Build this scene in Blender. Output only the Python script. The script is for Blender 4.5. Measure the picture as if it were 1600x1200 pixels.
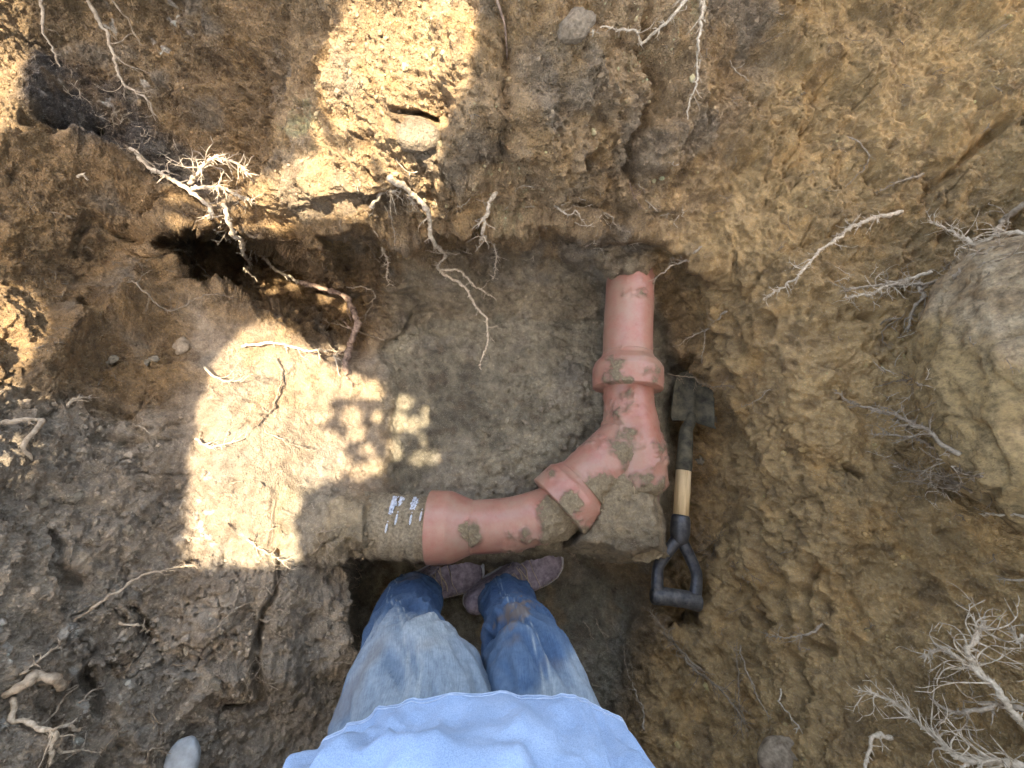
import bpy, bmesh, math, random
import numpy as np
from mathutils import Vector, Matrix
from mathutils.bvhtree import BVHTree
random.seed(7); rng = np.random.default_rng(7)
S = bpy.context.scene
C = S.collection
for o in list(bpy.data.objects): bpy.data.objects.remove(o)

# ------------------------------------------------------------------ camera
PITCH = math.radians(17.0); F = 620.0; CAM = np.array([0.0, 0.0, 1.2])
cd = bpy.data.cameras.new('camera'); cam = bpy.data.objects.new('camera', cd); C.objects.link(cam)
cam.location = CAM; cam.rotation_euler = (PITCH, 0, 0)
cd.sensor_width = 36; cd.lens = F / 1600 * 36; cd.clip_start = 0.01; cd.clip_end = 300
S.camera = cam
# ------------------------------------------------------------------ world, sun, exposure
SUN = Vector((0.13, -0.23, 1.0)).normalized()
w = bpy.data.worlds.new('World'); S.world = w; w.use_nodes = True
nt = w.node_tree; bg = nt.nodes['Background']
sky = nt.nodes.new('ShaderNodeTexSky'); sky.sky_type = 'NISHITA'; sky.sun_disc = False
sky.sun_elevation = math.asin(SUN.z); sky.sun_rotation = math.atan2(SUN.x, SUN.y)
sky.dust_density = 4.0; sky.air_density = 1.0; sky.ozone_density = 0.0
nt.links.new(sky.outputs[0], bg.inputs[0]); bg.inputs[1].default_value = 0.15
sl = bpy.data.lights.new('sun', 'SUN'); sl.energy = 2.7; sl.angle = math.radians(0.42); sl.color = (1.0, 0.93, 0.82)
so = bpy.data.objects.new('sun', sl); C.objects.link(so); so.rotation_euler = SUN.to_track_quat('Z', 'Y').to_euler(); so.location = (0.5, 0.5, 6)
S.view_settings.view_transform = 'Standard'; S.view_settings.look = 'None'; S.view_settings.gamma = 1
S.view_settings.exposure = 2.95
S.cycles.max_bounces = 5; S.cycles.diffuse_bounces = 4; S.cycles.use_adaptive_sampling = True; S.cycles.adaptive_threshold = .03

# ------------------------------------------------------------------ maths
ct, st = math.cos(PITCH), math.sin(PITCH)
def rays(px, py):
    a = (np.asarray(px, float) - 800) / F; b = (600 - np.asarray(py, float)) / F
    return np.stack([a, b * ct + st, b * st - ct], -1)
def pos(px, py, z):                      # the point of height z seen at a photo position
    r = rays(px, py); t = (CAM[2] - np.asarray(z)) / -r[..., 2]
    return CAM + r * t[..., None]
def proj(P):
    d = np.asarray(P, float) - CAM
    y = d[..., 1] * ct + d[..., 2] * st; zc = -(-d[..., 1] * st + d[..., 2] * ct)
    return 800 + F * d[..., 0] / zc, 600 - F * y / zc
def sstep(a, b, x):
    t = np.clip((x - a) / (b - a), 0, 1); return t * t * (3 - 2 * t)
M32 = np.uint32(0xFFFFFFFF)
def _h(ix, iy, iz, s):
    h = (ix.astype(np.uint32) * np.uint32(374761393)) ^ (iy.astype(np.uint32) * np.uint32(668265263)) ^ (iz.astype(np.uint32) * np.uint32(2147483647)) ^ np.uint32(s * 974711 & 0xFFFFFFFF)
    h = (h ^ (h >> np.uint32(13))) * np.uint32(1274126177); h = (h ^ (h >> np.uint32(16))) * np.uint32(2246822519)
    return h ^ (h >> np.uint32(15))
def perlin(P, s=0):
    P = np.asarray(P, np.float32) + 137.3; i = np.floor(P).astype(np.int64); f = P - i
    u = f * f * f * (f * (f * 6 - 15) + 10); out = 0
    for dx in (0, 1):
        wx = u[..., 0] if dx else 1 - u[..., 0]
        for dy in (0, 1):
            wy = u[..., 1] if dy else 1 - u[..., 1]
            for dz in (0, 1):
                wz = u[..., 2] if dz else 1 - u[..., 2]
                h = _h(i[..., 0] + dx, i[..., 1] + dy, i[..., 2] + dz, s)
                g = ((h & np.uint32(255)).astype(np.float32) / 127.5 - 1) * (f[..., 0] - dx) + (((h >> np.uint32(8)) & np.uint32(255)).astype(np.float32) / 127.5 - 1) * (f[..., 1] - dy) + (((h >> np.uint32(16)) & np.uint32(255)).astype(np.float32) / 127.5 - 1) * (f[..., 2] - dz)
                out = out + g * wx * wy * wz
    return out * 1.5
def fbm(P, n=4, s=0, g=0.5):
    o = 0; a = 1
    for k in range(n): o = o + a * perlin(P * (2.03 ** k), s + k); a *= g
    return o
def ridged(P, n=3, s=0):
    o = 0; a = 1
    for k in range(n): o = o + a * (1 - 2.2 * np.abs(perlin(P * (2.1 ** k), s + k))); a *= .5
    return o
def worley(P, s=0):
    P = np.asarray(P, np.float32) + 91.7; i = np.floor(P).astype(np.int64); f = P - i; d = np.full(P.shape[:-1], 9., np.float32); idv = np.zeros(P.shape[:-1], np.float32)
    for dx in (-1, 0, 1):
        for dy in (-1, 0, 1):
            for dz in (-1, 0, 1):
                h = _h(i[..., 0] + dx, i[..., 1] + dy, i[..., 2] + dz, s)
                q = np.stack([(h & np.uint32(1023)) / 1023., ((h >> np.uint32(10)) & np.uint32(1023)) / 1023., ((h >> np.uint32(20)) & np.uint32(1023)) / 1023.], -1).astype(np.float32)
                e = np.sqrt(((np.array([dx, dy, dz], np.float32) + q - f) ** 2).sum(-1))
                m = e < d; d = np.where(m, e, d); idv = np.where(m, ((h >> np.uint32(5)) & np.uint32(255)) / 255., idv)
    return d, idv
def sdf(poly, X, Y):                     # negative inside
    d = np.full(X.shape, 1e9); ins = np.zeros(X.shape, bool); n = len(poly)
    for i in range(n):
        x1, y1 = poly[i]; x2, y2 = poly[(i + 1) % n]
        ex, ey = x2 - x1, y2 - y1; t = np.clip(((X - x1) * ex + (Y - y1) * ey) / (ex * ex + ey * ey + 1e-9), 0, 1)
        d = np.minimum(d, np.hypot(X - x1 - t * ex, Y - y1 - t * ey))
        c = ((y1 > Y) != (y2 > Y)) & (X < (x2 - x1) * (Y - y1) / (y2 - y1 + 1e-12) + x1); ins ^= c
    return np.where(ins, -d, d)
def dline(pl, X, Y):
    d = np.full(X.shape, 1e9)
    for (x1, y1), (x2, y2) in zip(pl[:-1], pl[1:]):
        ex, ey = x2 - x1, y2 - y1; t = np.clip(((X - x1) * ex + (Y - y1) * ey) / (ex * ex + ey * ey + 1e-9), 0, 1)
        d = np.minimum(d, np.hypot(X - x1 - t * ex, Y - y1 - t * ey))
    return d

# ------------------------------------------------------------------ object helpers
def tag(o, label=None, cat=None, group=None, kind=None):
    if label: o['label'] = label
    if cat: o['category'] = cat
    if group: o['group'] = group
    if kind: o['kind'] = kind
    return o
def meshobj(name, V, Fc, mat=None, parent=None, smooth=True):
    me = bpy.data.meshes.new(name); V = np.asarray(V, np.float32); Fc = np.asarray(Fc, np.int32)
    me.vertices.add(len(V)); me.vertices.foreach_set('co', V.ravel())
    k = Fc.shape[1]; me.loops.add(Fc.size); me.loops.foreach_set('vertex_index', Fc.ravel())
    me.polygons.add(len(Fc)); me.polygons.foreach_set('loop_start', np.arange(0, Fc.size, k, dtype=np.int32))
    try: me.polygons.foreach_set('loop_total', np.full(len(Fc), k, np.int32))
    except Exception: pass
    me.polygons.foreach_set('use_smooth', np.full(len(Fc), smooth)); me.update(calc_edges=True); me.validate()
    if mat: me.materials.append(mat)
    o = bpy.data.objects.new(name, me); C.objects.link(o)
    if parent: o.parent = parent
    return o
def attr(o, name, vals):
    v = np.asarray(vals, np.float32)
    if v.ndim == 1:
        a = o.data.attributes.new(name, 'FLOAT', 'POINT'); a.data.foreach_set('value', v)
    else:
        a = o.data.attributes.new(name, 'FLOAT_COLOR', 'POINT')
        a.data.foreach_set('color', np.concatenate([v, np.ones((len(v), 1), np.float32)], 1).ravel())
def empty(name, loc, label, cat, group=None):
    o = bpy.data.objects.new(name, None); C.objects.link(o); o.location = loc; o.empty_display_size = .05
    return tag(o, label, cat, group)
def grid_faces(n, m, wrap=False):
    i, j = np.meshgrid(np.arange(n - 1), np.arange(m if wrap else m - 1), indexing='ij'); j2 = (j + 1) % m
    return np.stack([i * m + j, i * m + j2, (i + 1) * m + j2, (i + 1) * m + j], -1).reshape(-1, 4)
def catmull(P, step):
    P = [np.asarray(p, float) for p in P]; P = [2 * P[0] - P[1]] + P + [2 * P[-1] - P[-2]]; out = []
    for i in range(1, len(P) - 2):
        L = np.linalg.norm(P[i + 1][:3] - P[i][:3]); n = max(2, int(L / step))
        for k in range(n):
            t = k / n
            out.append(.5 * ((2 * P[i]) + (-P[i - 1] + P[i + 1]) * t + (2 * P[i - 1] - 5 * P[i] + 4 * P[i + 1] - P[i + 2]) * t * t + (-P[i - 1] + 3 * P[i] - 3 * P[i + 1] + P[i + 2]) * t ** 3))
    out.append(P[-2]); return np.array(out)
def frames(path, up=(0, 0, 1)):
    T = np.gradient(path, axis=0); T /= np.linalg.norm(T, axis=1)[:, None] + 1e-9
    N = np.zeros_like(T); n = np.array(up, float) + np.array([.013, .007, 0])
    for i in range(len(T)):
        n = n - T[i] * n.dot(T[i])
        if np.linalg.norm(n) < 1e-4: n = np.array([1., .1, 0]) - T[i] * np.array([1., .1, 0]).dot(T[i])
        n = n / np.linalg.norm(n); N[i] = n
    return T, N, np.cross(T, N)
def tube(path, rad, k=6, cap=True):
    path = np.asarray(path, float); rad = np.broadcast_to(np.asarray(rad, float), (len(path),))
    T, N, B = frames(path); th = np.arange(k) * 2 * math.pi / k
    V = path[:, None] + rad[:, None, None] * (np.cos(th)[None, :, None] * N[:, None] + np.sin(th)[None, :, None] * B[:, None])
    n = len(path); V = V.reshape(-1, 3); Fc = grid_faces(n, k, True)
    if cap:
        c0, c1 = len(V), len(V) + 1; V = np.vstack([V, path[:1], path[-1:]]); j = np.arange(k); j2 = (j + 1) % k
        Fc = np.vstack([Fc, np.stack([j2, j, np.full(k, c0), np.full(k, c0)], -1), np.stack([(n - 1) * k + j, (n - 1) * k + j2, np.full(k, c1), np.full(k, c1)], -1)])
    return V, Fc
class MB:
    def __init__(s): s.V = []; s.F = []; s.n = 0
    def add(s, V, Fc): s.V.append(V); s.F.append(np.asarray(Fc) + s.n); s.n += len(V)
    def get(s): return np.vstack(s.V), np.vstack(s.F)
    def build(s, name, mat, parent=None, smooth=True):
        V, Fc = s.get(); tri = Fc[:, 2] == Fc[:, 3]
        me = bpy.data.meshes.new(name); faces = [tuple(f[:3]) if t else tuple(f) for f, t in zip(Fc.tolist(), tri)]
        me.from_pydata(V.tolist(), [], faces); me.polygons.foreach_set('use_smooth', [smooth] * len(me.polygons)); me.update()
        me.materials.append(mat); o = bpy.data.objects.new(name, me); C.objects.link(o)
        if parent: o.parent = parent; o.matrix_parent_inverse = parent.matrix_world.inverted() if parent.type != 'EMPTY' else Matrix.Translation(-parent.location)
        return o

# ------------------------------------------------------------------ materials
def mat(name, rough=.9, spec=.3):
    m = bpy.data.materials.new(name); m.use_nodes = True; b = m.node_tree.nodes['Principled BSDF']
    b.inputs['Roughness'].default_value = rough; b.inputs['Specular IOR Level'].default_value = spec
    return m, m.node_tree, b
def nz(t, scale, detail=4, rough=.6, vec=None, kind='ShaderNodeTexNoise'):
    n = t.nodes.new(kind); n.inputs['Scale'].default_value = scale
    if 'Detail' in n.inputs: n.inputs['Detail'].default_value = detail
    if 'Roughness' in n.inputs: n.inputs['Roughness'].default_value = rough
    if vec: t.links.new(vec, n.inputs['Vector'])
    return n
def ramp(t, src, stops):
    r = t.nodes.new('ShaderNodeValToRGB'); e = r.color_ramp.elements
    while len(e) < len(stops): e.new(.5)
    for k, (p, c) in enumerate(stops): e[k].position = p; e[k].color = tuple(c) + (1,) if len(c) == 3 else c
    t.links.new(src, r.inputs[0]); return r
def mix(t, a, b, fac, mode='MIX'):
    m = t.nodes.new('ShaderNodeMix'); m.data_type = 'RGBA'; m.blend_type = mode
    for s, v in ((6, a), (7, b)):
        if isinstance(v, tuple): m.inputs[s].default_value = v + (1,)
        else: t.links.new(v, m.inputs[s])
    if isinstance(fac, (int, float)): m.inputs[0].default_value = fac
    else: t.links.new(fac, m.inputs[0])
    return m.outputs[2]
def bump(t, b, h, dist, strength=1, prev=None):
    n = t.nodes.new('ShaderNodeBump'); n.inputs['Distance'].default_value = dist; n.inputs['Strength'].default_value = strength
    t.links.new(h, n.inputs['Height'])
    if prev: t.links.new(prev.outputs[0], n.inputs['Normal'])
    t.links.new(n.outputs[0], b.inputs['Normal']); return n
def objcoord(t):
    return t.nodes.new('ShaderNodeNewGeometry').outputs['Position']
def soil_material():
    m, t, b = mat('soil', .92, .25); g = objcoord(t)
    col = t.nodes.new('ShaderNodeAttribute'); col.attribute_name = 'Col'
    n1 = nz(t, 160, 6, .75, g); r1 = ramp(t, n1.outputs[0], [(.28, (.50, .48, .46)), (.46, (.92, .92, .92)), (.58, (1.06, 1.05, 1.03)), (.76, (1.5, 1.45, 1.35))])
    gt = t.nodes.new('ShaderNodeAttribute'); gt.attribute_name = 'Grit'; c = mix(t, col.outputs['Color'], r1.outputs[0], gt.outputs['Fac'], 'MULTIPLY')
    n2 = nz(t, 520, 3, .6, g); r2 = ramp(t, n2.outputs[0], [(.60, (0, 0, 0)), (.70, (1, 1, 1))])
    c = mix(t, c, (.42, .36, .26), r2.outputs[0])
    n3 = nz(t, 34, 5, .7, g); r3 = ramp(t, n3.outputs[0], [(.30, (.62, .58, .54)), (.5, (1, 1, 1)), (.72, (1.35, 1.32, 1.26))]); c = mix(t, c, r3.outputs[0], 1.0, 'MULTIPLY')
    vo = nz(t, 210, 2, .5, g, 'ShaderNodeTexVoronoi'); rv = ramp(t, vo.outputs['Distance'], [(.0, (1.25, 1.22, 1.15)), (.45, (1, 1, 1)), (.85, (.6, .57, .55))]); c = mix(t, c, rv.outputs[0], .5, 'MULTIPLY')
    t.links.new(c, b.inputs['Base Color'])
    v = nz(t, 330, 3, .5, g, 'ShaderNodeTexVoronoi')
    b0 = bump(t, b, n3.outputs[0], .012, .9); b1 = bump(t, b, n1.outputs[0], .007, 1, b0); b2 = bump(t, b, v.outputs['Distance'], -.0022, .9, b1); b3 = bump(t, b, vo.outputs['Distance'], -.003, .8, b2); bump(t, b, n2.outputs[0], .0015, .8, b3)
    for q in (b0, b1, b3): t.links.new(gt.outputs['Fac'], q.inputs['Strength'])
    return m
def simple_noise_mat(name, c1, c2, scale=60, rough=.8, bd=.001, spec=.3, detail=5):
    m, t, b = mat(name, rough, spec); g = objcoord(t); n = nz(t, scale, detail, .65, g)
    r = ramp(t, n.outputs[0], [(.33, c1), (.67, c2)]); t.links.new(r.outputs[0], b.inputs['Base Color'])
    if bd: bump(t, b, n.outputs[0], bd)
    return m
M_soil = soil_material()

# ------------------------------------------------------------------ terrain of the pit
X0, X1, Y0, Y1 = -160, 1760, -150, 1350
cols = np.arange(-200, 1801, 100); rowsY = np.arange(-200, 1401, 100)
T = {
-200: [.93,.92,.91,.9,.9,.9,.9,.9,.9,.9,.9,.9,.9,.9,.9,.9,.9,.9,.9,.92,.94],
-100: [.93,.91,.88,.85,.83,.82,.82,.82,.82,.80,.78,.77,.77,.77,.78,.80,.82,.85,.88,.91,.93],
0:    [.92,.89,.84,.78,.74,.73,.74,.76,.77,.76,.75,.74,.73,.71,.70,.70,.73,.76,.80,.85,.9],
100:  [.92,.87,.80,.72,.67,.65,.67,.71,.73,.72,.70,.69,.67,.65,.64,.64,.68,.72,.77,.83,.9],
200:  [.91,.86,.78,.69,.60,.55,.58,.65,.67,.65,.63,.61,.58,.56,.56,.57,.62,.67,.73,.80,.88],
300:  [.90,.84,.75,.66,.56,.49,.52,.58,.58,.55,.53,.51,.48,.46,.47,.50,.56,.62,.69,.77,.86],
400:  [.89,.82,.71,.59,.48,.40,.36,.33,.27,.24,.22,.22,.23,.29,.37,.44,.50,.57,.65,.74,.84],
500:  [.88,.81,.69,.56,.45,.37,.33,.29,.23,.19,.18,.18,.20,.21,.31,.40,.47,.55,.63,.72,.82],
600:  [.87,.81,.69,.57,.46,.38,.33,.28,.18,.155,.155,.16,.15,.12,.25,.36,.45,.54,.63,.72,.81],
700:  [.87,.81,.69,.58,.47,.39,.335,.28,.17,.15,.15,.15,.14,.09,.21,.33,.44,.53,.62,.71,.80],
800:  [.87,.81,.69,.58,.47,.39,.335,.28,.18,.15,.14,.15,.14,.08,.17,.31,.42,.51,.60,.70,.79],
900:  [.86,.80,.67,.56,.46,.38,.32,.27,.15,.13,.10,.10,.06,.07,.15,.28,.39,.49,.58,.68,.78],
1000: [.85,.79,.66,.55,.45,.37,.31,.26,.14,.10,.05,.04,.05,.09,.16,.28,.39,.49,.58,.68,.78],
1100: [.85,.78,.65,.54,.44,.365,.30,.25,.13,.08,.05,.03,.07,.14,.23,.35,.46,.55,.63,.71,.80],
1200: [.85,.78,.64,.53,.44,.36,.30,.24,.12,.08,.05,.05,.10,.18,.29,.42,.52,.60,.67,.74,.82],
1300: [.86,.79,.66,.55,.46,.39,.33,.27,.18,.14,.12,.12,.16,.24,.34,.46,.56,.64,.70,.77,.84],
1400: [.88,.82,.72,.63,.56,.50,.46,.42,.36,.32,.30,.30,.34,.40,.48,.56,.64,.70,.76,.82,.88],
}
TAB = np.array([T[k] for k in rowsY])
def cubic1(A, x, axis):
    n = A.shape[axis]; x = np.clip(x, 0, n - 1.001); i = np.floor(x).astype(int); f = x - i
    g = lambda k: np.take(A, np.clip(i + k, 0, n - 1), axis)
    sh = [1] * A.ndim; sh[axis] = -1; f = f.reshape(sh)
    w0 = (1 - f) ** 3 / 6; w1 = (3 * f ** 3 - 6 * f ** 2 + 4) / 6; w2 = (-3 * f ** 3 + 3 * f ** 2 + 3 * f + 1) / 6; w3 = f ** 3 / 6
    return g(-1) * w0 + g(0) * w1 + g(1) * w2 + g(2) * w3
STEP = 1.9
gx = np.arange(X0, X1 + .1, STEP); gy = np.arange(Y0, Y1 + .1, STEP)
Zt = cubic1(cubic1(TAB, (gy + 200) / 100, 0), (gx + 200) / 100, 1)
GX, GY = np.meshgrid(gx, gy)
_a = (GX - 800) / F; _b = (600 - GY) / F
Zt += .055 * np.exp(-((GX - 1255) / 95) ** 2) * sstep(200, 420, GY) * sstep(1150, 950, GY)
_k = .60 + .42 * sstep(.2, .9, _b / (np.abs(_a) + np.abs(_b) + .2)) * (_b > 0)
Zt = np.where(Zt > .36, .36 + (Zt - .36) * _k, Zt)
P0 = pos(GX, GY, Zt)
wob = fbm(P0 * 9, 3, 50) * 16 + perlin(P0 * 60, 55) * 4          # ragged outlines
wx = fbm(P0 * 7, 3, 61) * 14; wy = fbm(P0 * 7, 3, 66) * 14
TRENCH = [(558, 872), (600, 868), (680, 880), (760, 868), (860, 860), (900, 862), (960, 872), (1010, 880), (1035, 898), (1040, 960), (1010, 1060), (1000, 1250), (900, 1290), (560, 1290), (545, 1180), (548, 1000), (552, 900)]
MIDFLOOR = [(592, 548), (620, 515), (680, 492), (760, 482), (850, 486), (930, 490), (1030, 470), (1060, 560), (1050, 880), (600, 880), (600, 760), (604, 640)]
CAVITY = [(245, 378), (262, 362), (300, 355), (380, 374), (450, 398), (520, 428), (575, 455), (592, 500), (585, 560), (545, 585), (508, 565), (478, 512), (432, 484), (380, 478), (330, 470), (285, 440)]
UNDERLIP = [(500, 372), (560, 362), (640, 388), (700, 372), (760, 348), (850, 356), (930, 372), (1000, 384), (1060, 396), (1110, 440), (1150, 560), (1120, 900), (560, 900), (560, 470)]
RIGHTPIT = [(1040, 560), (1095, 560), (1130, 600), (1170, 680), (1180, 760), (1150, 850), (1120, 900), (1100, 980), (1040, 980), (1030, 760)]
d1 = sdf(UNDERLIP, GX + wx, GY + wy); Zt = Zt - .055 * sstep(14, -22, d1) * sstep(620, 470, GY)
Zt += .05 * sstep(60, 5, d1) * sstep(-8, 10, d1) * sstep(460, 400, GY)        # bulging lip over the floor
d2 = sdf(MIDFLOOR, GX + wx * .7, GY + wy * .7); Zt -= .03 * sstep(10, -26, d2) * sstep(800, 700, GY)
d3 = sdf(RIGHTPIT, GX + wx, GY + wy); Zt -= .095 * sstep(12, -26, d3)
d4 = sdf(CAVITY, GX + wx, GY + wy); Zt = Zt + (.12 - Zt) * sstep(5, -24, d4) * .95
Zt += .05 * sstep(45, 4, d4) * sstep(0, 8, d4) * sstep(400, 370, GY)
# mud heaped over the tail of the wye
MUD = [(898, 836), (930, 785), (985, 742), (1034, 760), (1044, 868), (985, 872), (940, 864), (885, 856)]
PLUG = [(850, 350), (1110, 350), (1090, 420), (1040, 440), (1020, 452), (952, 454), (930, 444), (880, 410)]
dm = sdf(MUD, GX + wx * .4, GY + wy * .4); Zt += (.268 - Zt) * sstep(10, -20, dm)
dpl = sdf(PLUG, GX + wx * .3, GY + wy * .3); Zt += np.maximum(.312 - Zt, 0) * sstep(4, -42, dpl)
MUD2 = [(430, 760), (520, 762), (600, 772), (625, 790), (625, 868), (600, 870), (540, 874), (430, 880)]
dm2 = sdf(MUD2, GX + wx * .4, GY + wy * .3); Zt += (.225 + .085 * sstep(610, 560, GX) - Zt) * sstep(16, -26, dm2)
d5 = sdf(TRENCH, GX + wx * .35, GY + wy * .35); tr = sstep(5, -9 - 75 * sstep(880, 1010, GX) - 30 * sstep(1000, 1200, GY), d5); Zt = Zt * (1 - tr) + (.0 + .02 * sstep(980, 1040, GX)) * tr
P = pos(GX, GY, Zt)
def normals(P):
    dy, dx = np.gradient(P, axis=0), np.gradient(P, axis=1); n = np.cross(dx, dy); n /= np.linalg.norm(n, axis=-1, keepdims=True) + 1e-12
    s = np.sign((n * (CAM - P)).sum(-1, keepdims=True)); return n * s
def blur(A, r):
    for ax in (0, 1):
        k = 2 * r + 1; pad = [(0, 0)] * A.ndim; pad[ax] = (r + 1, r); B = np.cumsum(np.pad(A, pad, mode='edge'), axis=ax)
        A = (np.take(B, np.arange(k, B.shape[ax]), ax) - np.take(B, np.arange(0, B.shape[ax] - k), ax)) / k
    return A
N = normals(P); N = blur(blur(N, 6), 6); N /= np.linalg.norm(N, axis=-1, keepdims=True)
# soil regions
def reg(poly, soft, k=1.0): return sstep(soft, -soft, sdf(poly, GX + wx * 2 * k, GY + wy * 2 * k))
w_top = reg([(430, -200), (1150, -200), (1120, 200), (1040, 370), (620, 390), (420, 340), (480, 120)], 40)
w_top = np.maximum(w_top, 0)
w_tl = reg([(-200, -200), (430, -200), (330, 110), (250, 260), (150, 230), (-200, 300)], 40)
w_hum = reg([(40, 60), (150, 70), (210, 170), (310, 260), (290, 290), (200, 240), (120, 250), (30, 180)], 25)
w_bl = reg([(-200, 620), (150, 640), (300, 640), (560, 700), (560, 1400), (-200, 1400)], 50)
w_right = reg([(1020, 380), (1150, 200), (1300, -200), (1800, -200), (1800, 1400), (1000, 1400), (1010, 1000), (1080, 900), (1120, 600)], 60)
w_mid = sstep(14, -14, d2) ; w_mid = np.maximum(w_mid, reg([(600, 400), (1000, 400), (1030, 880), (590, 880)], 30) * .8)
w_shelf = reg([(400, 760), (580, 760), (560, 1400), (380, 1400)], 22, .5)
w_crumb = reg([(740, 590), (930, 570), (935, 760), (860, 800), (760, 800), (770, 690)], 30)
w_patch = reg([(300, 480), (600, 560), (600, 780), (460, 880), (290, 900)], 25)
smooth_clay = np.clip(w_mid + tr + w_patch * .7 + w_shelf * .5, 0, 1)
# displacement along the wall normal
Pw = P
ax = np.array([1.0, 1.0, 1.0])
D = (1 - .75 * smooth_clay) * .042 * fbm(Pw * 5.5, 3, 1) * (1 - .3 * w_right)
wq = Pw + .03 * np.stack([perlin(Pw * 14, 701), perlin(Pw * 14, 702), perlin(Pw * 14, 703)], -1)
wa, ia = worley(wq * np.array([10, 10, 13]), 21); wb, ib = worley(wq * 23, 22); chunk = np.clip(1 - .75 * smooth_clay - .62 * w_right, 0, 1)
D += chunk * (.030 * (.55 - wa) * sstep(.25, .6, ia) + .016 * (.5 - wb) * sstep(.35, .7, ib))
D += .018 * (ia - .5) * sstep(.62, .5, wa) * chunk
D += (1 - .6 * smooth_clay) * .016 * ridged(Pw * np.array([14, 14, 20]), 3, 11) * (.5 + perlin(Pw * 3, 9))
# slanting spade gouges on the right wall and layered tears in the top wall
sl_ = Pw @ np.array([[.8, .5, .3], [-.55, .75, .3], [.1, -.4, .9]]) * np.array([7, 26, 26])
D += w_right * .017 * fbm(sl_ * .8, 3, 21)
vst = Pw * np.array([34, 7, 7]); D += w_top * .012 * ridged(vst, 2, 31) * .6
D += w_shelf * .006 * ridged(Pw * np.array([55, 7, 20]), 3, 33)
D += (1 - .55 * smooth_clay) * (1 - .35 * w_right) * .0075 * fbm(Pw * 42, 3, 41, .62)
w1, id1 = worley(Pw * 48, 3); w2, id2 = worley(Pw * 120, 4)
clod = (1 - sstep(0.1, .75, w1)) * sstep(.45, .75, id1)
D += clod * .010 * np.clip((1 - .7 * smooth_clay) * (.35 + .9 * sstep(-.1, .4, perlin(Pw * 5, 77))) + w_crumb * .9, 0, 1.2)
gr = 1 - sstep(0., .8, w2)
D += gr * .0034 * np.clip(.9 * w_top + .6 * w_tl + .3 * w_right + 1.0 * w_crumb + .35, 0, 1.2) * (1 - .75 * tr)
D += .0028 * perlin(Pw * 190, 5) * (1 - .5 * smooth_clay) + .0026 * perlin(Pw * 95, 6) + .0035 * ridged(Pw * 60, 2, 7) * (1 - .6 * smooth_clay)
D += smooth_clay * (.0060 * fbm(Pw * 14, 5, 43, .6) + .0030 * ridged(Pw * 26, 3, 44) * sstep(-.2, .3, perlin(Pw * 4, 45))) 
# dry shrinkage cracks
cr = np.abs(perlin(Pw * 13 + fbm(Pw * 30, 2, 3)[..., None] * .5, 88)); D -= .012 * sstep(.03, .0, cr) * sstep(.0, .35, perlin(Pw * 3.3, 89)) * (1 - .6 * tr)
D *= 1 - .45 * w_patch
GOUGE = [([(1003, 60), (1000, 150), (992, 215), (985, 290)], 13, .05), ([(1005, -40), (1008, 60)], 10, .04), ([(800, 60), (790, 130), (775, 240), (760, 300)], 16, .028), ([(640, 172), (680, 180)], 8, .05), ([(430, 872), (425, 930), (408, 1000), (400, 1080), (360, 1100)], 8, .035),
 ([(80, 835), (98, 850), (88, 880), (112, 905)], 11, .035), ([(205, 950), (215, 985)], 11, .03), ([(140, 1045), (158, 1090), (150, 1120)], 14, .05), ([(70, 200), (110, 210), (140, 195)], 22, .07), ([(40, 215), (90, 225)], 18, .05),
 ([(1280, 870), (1270, 940), (1250, 1000), (1290, 1010)], 10, .03), ([(1205, 975), (1170, 940)], 8, .02), ([(1345, 482), (1355, 488)], 8, .03), ([(1215, 500), (1222, 510)], 12, .025), ([(1245, 555), (1262, 545)], 13, .025), ([(1250, 765), (1262, 790), (1240, 800)], 10, .025),
 ([(1240, 1030), (1275, 1090), (1240, 1140)], 12, .03), ([(1330, 730), (1360, 745)], 8, .03), ([(690, 370), (740, 350)], 12, .04), ([(560, 440), (600, 455), (650, 450)], 9, .02), ([(600, 545), (650, 490), (720, 470)], 9, .02), ([(120, 400), (150, 350), (240, 370)], 14, .03),
 ([(150, 640), (210, 650)], 14, .03), ([(125, 480), (150, 490)], 14, .03), ([(585, 300), (600, 335)], 10, .02), ([(700, 235), (705, 300)], 14, .02), ([(550, 880), (552, 950), (546, 1010)], 9, .04), ([(1560, 190), (1500, 240), (1440, 300)], 12, .03), ([(1300, 350), (1220, 400), (1180, 460)], 10, .02), ([(150, 700), (230, 690)], 12, .03), ([(510, 100), (520, 30)], 12, .025)]
BUMP = [([(830, 175), (822, 215)], 22, .03), ([(640, 205), (665, 200)], 20, .02), ([(955, 262), (960, 250)], 18, .02), ([(1040, 215), (1020, 260)], 20, .02), ([(890, 350), (990, 370)], 20, .012), ([(850, 260), (960, 200), (985, 140)], 26, .022), ([(720, 60), (735, 160), (700, 210)], 30, .02), ([(560, 60), (540, 140)], 34, .02),
 ([(430, 300), (560, 300)], 30, .025), ([(40, 590), (120, 520), (200, 470)], 40, .03), ([(60, 160), (20, 240)], 40, .03), ([(380, 660), (400, 800)], 60, .02), ([(1100, 130), (1180, 200)], 40, .02), ([(1230, 60), (1350, 130)], 40, .025), ([(1250, 590), (1330, 690)], 30, .02), ([(620, 150), (600, 90)], 40, .015), ([(600, 700), (780, 730), (830, 610)], 26, .006), ([(110, 240), (200, 260), (280, 290)], 28, .035), ([(420, 905), (470, 1100)], 30, .01)]
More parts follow.
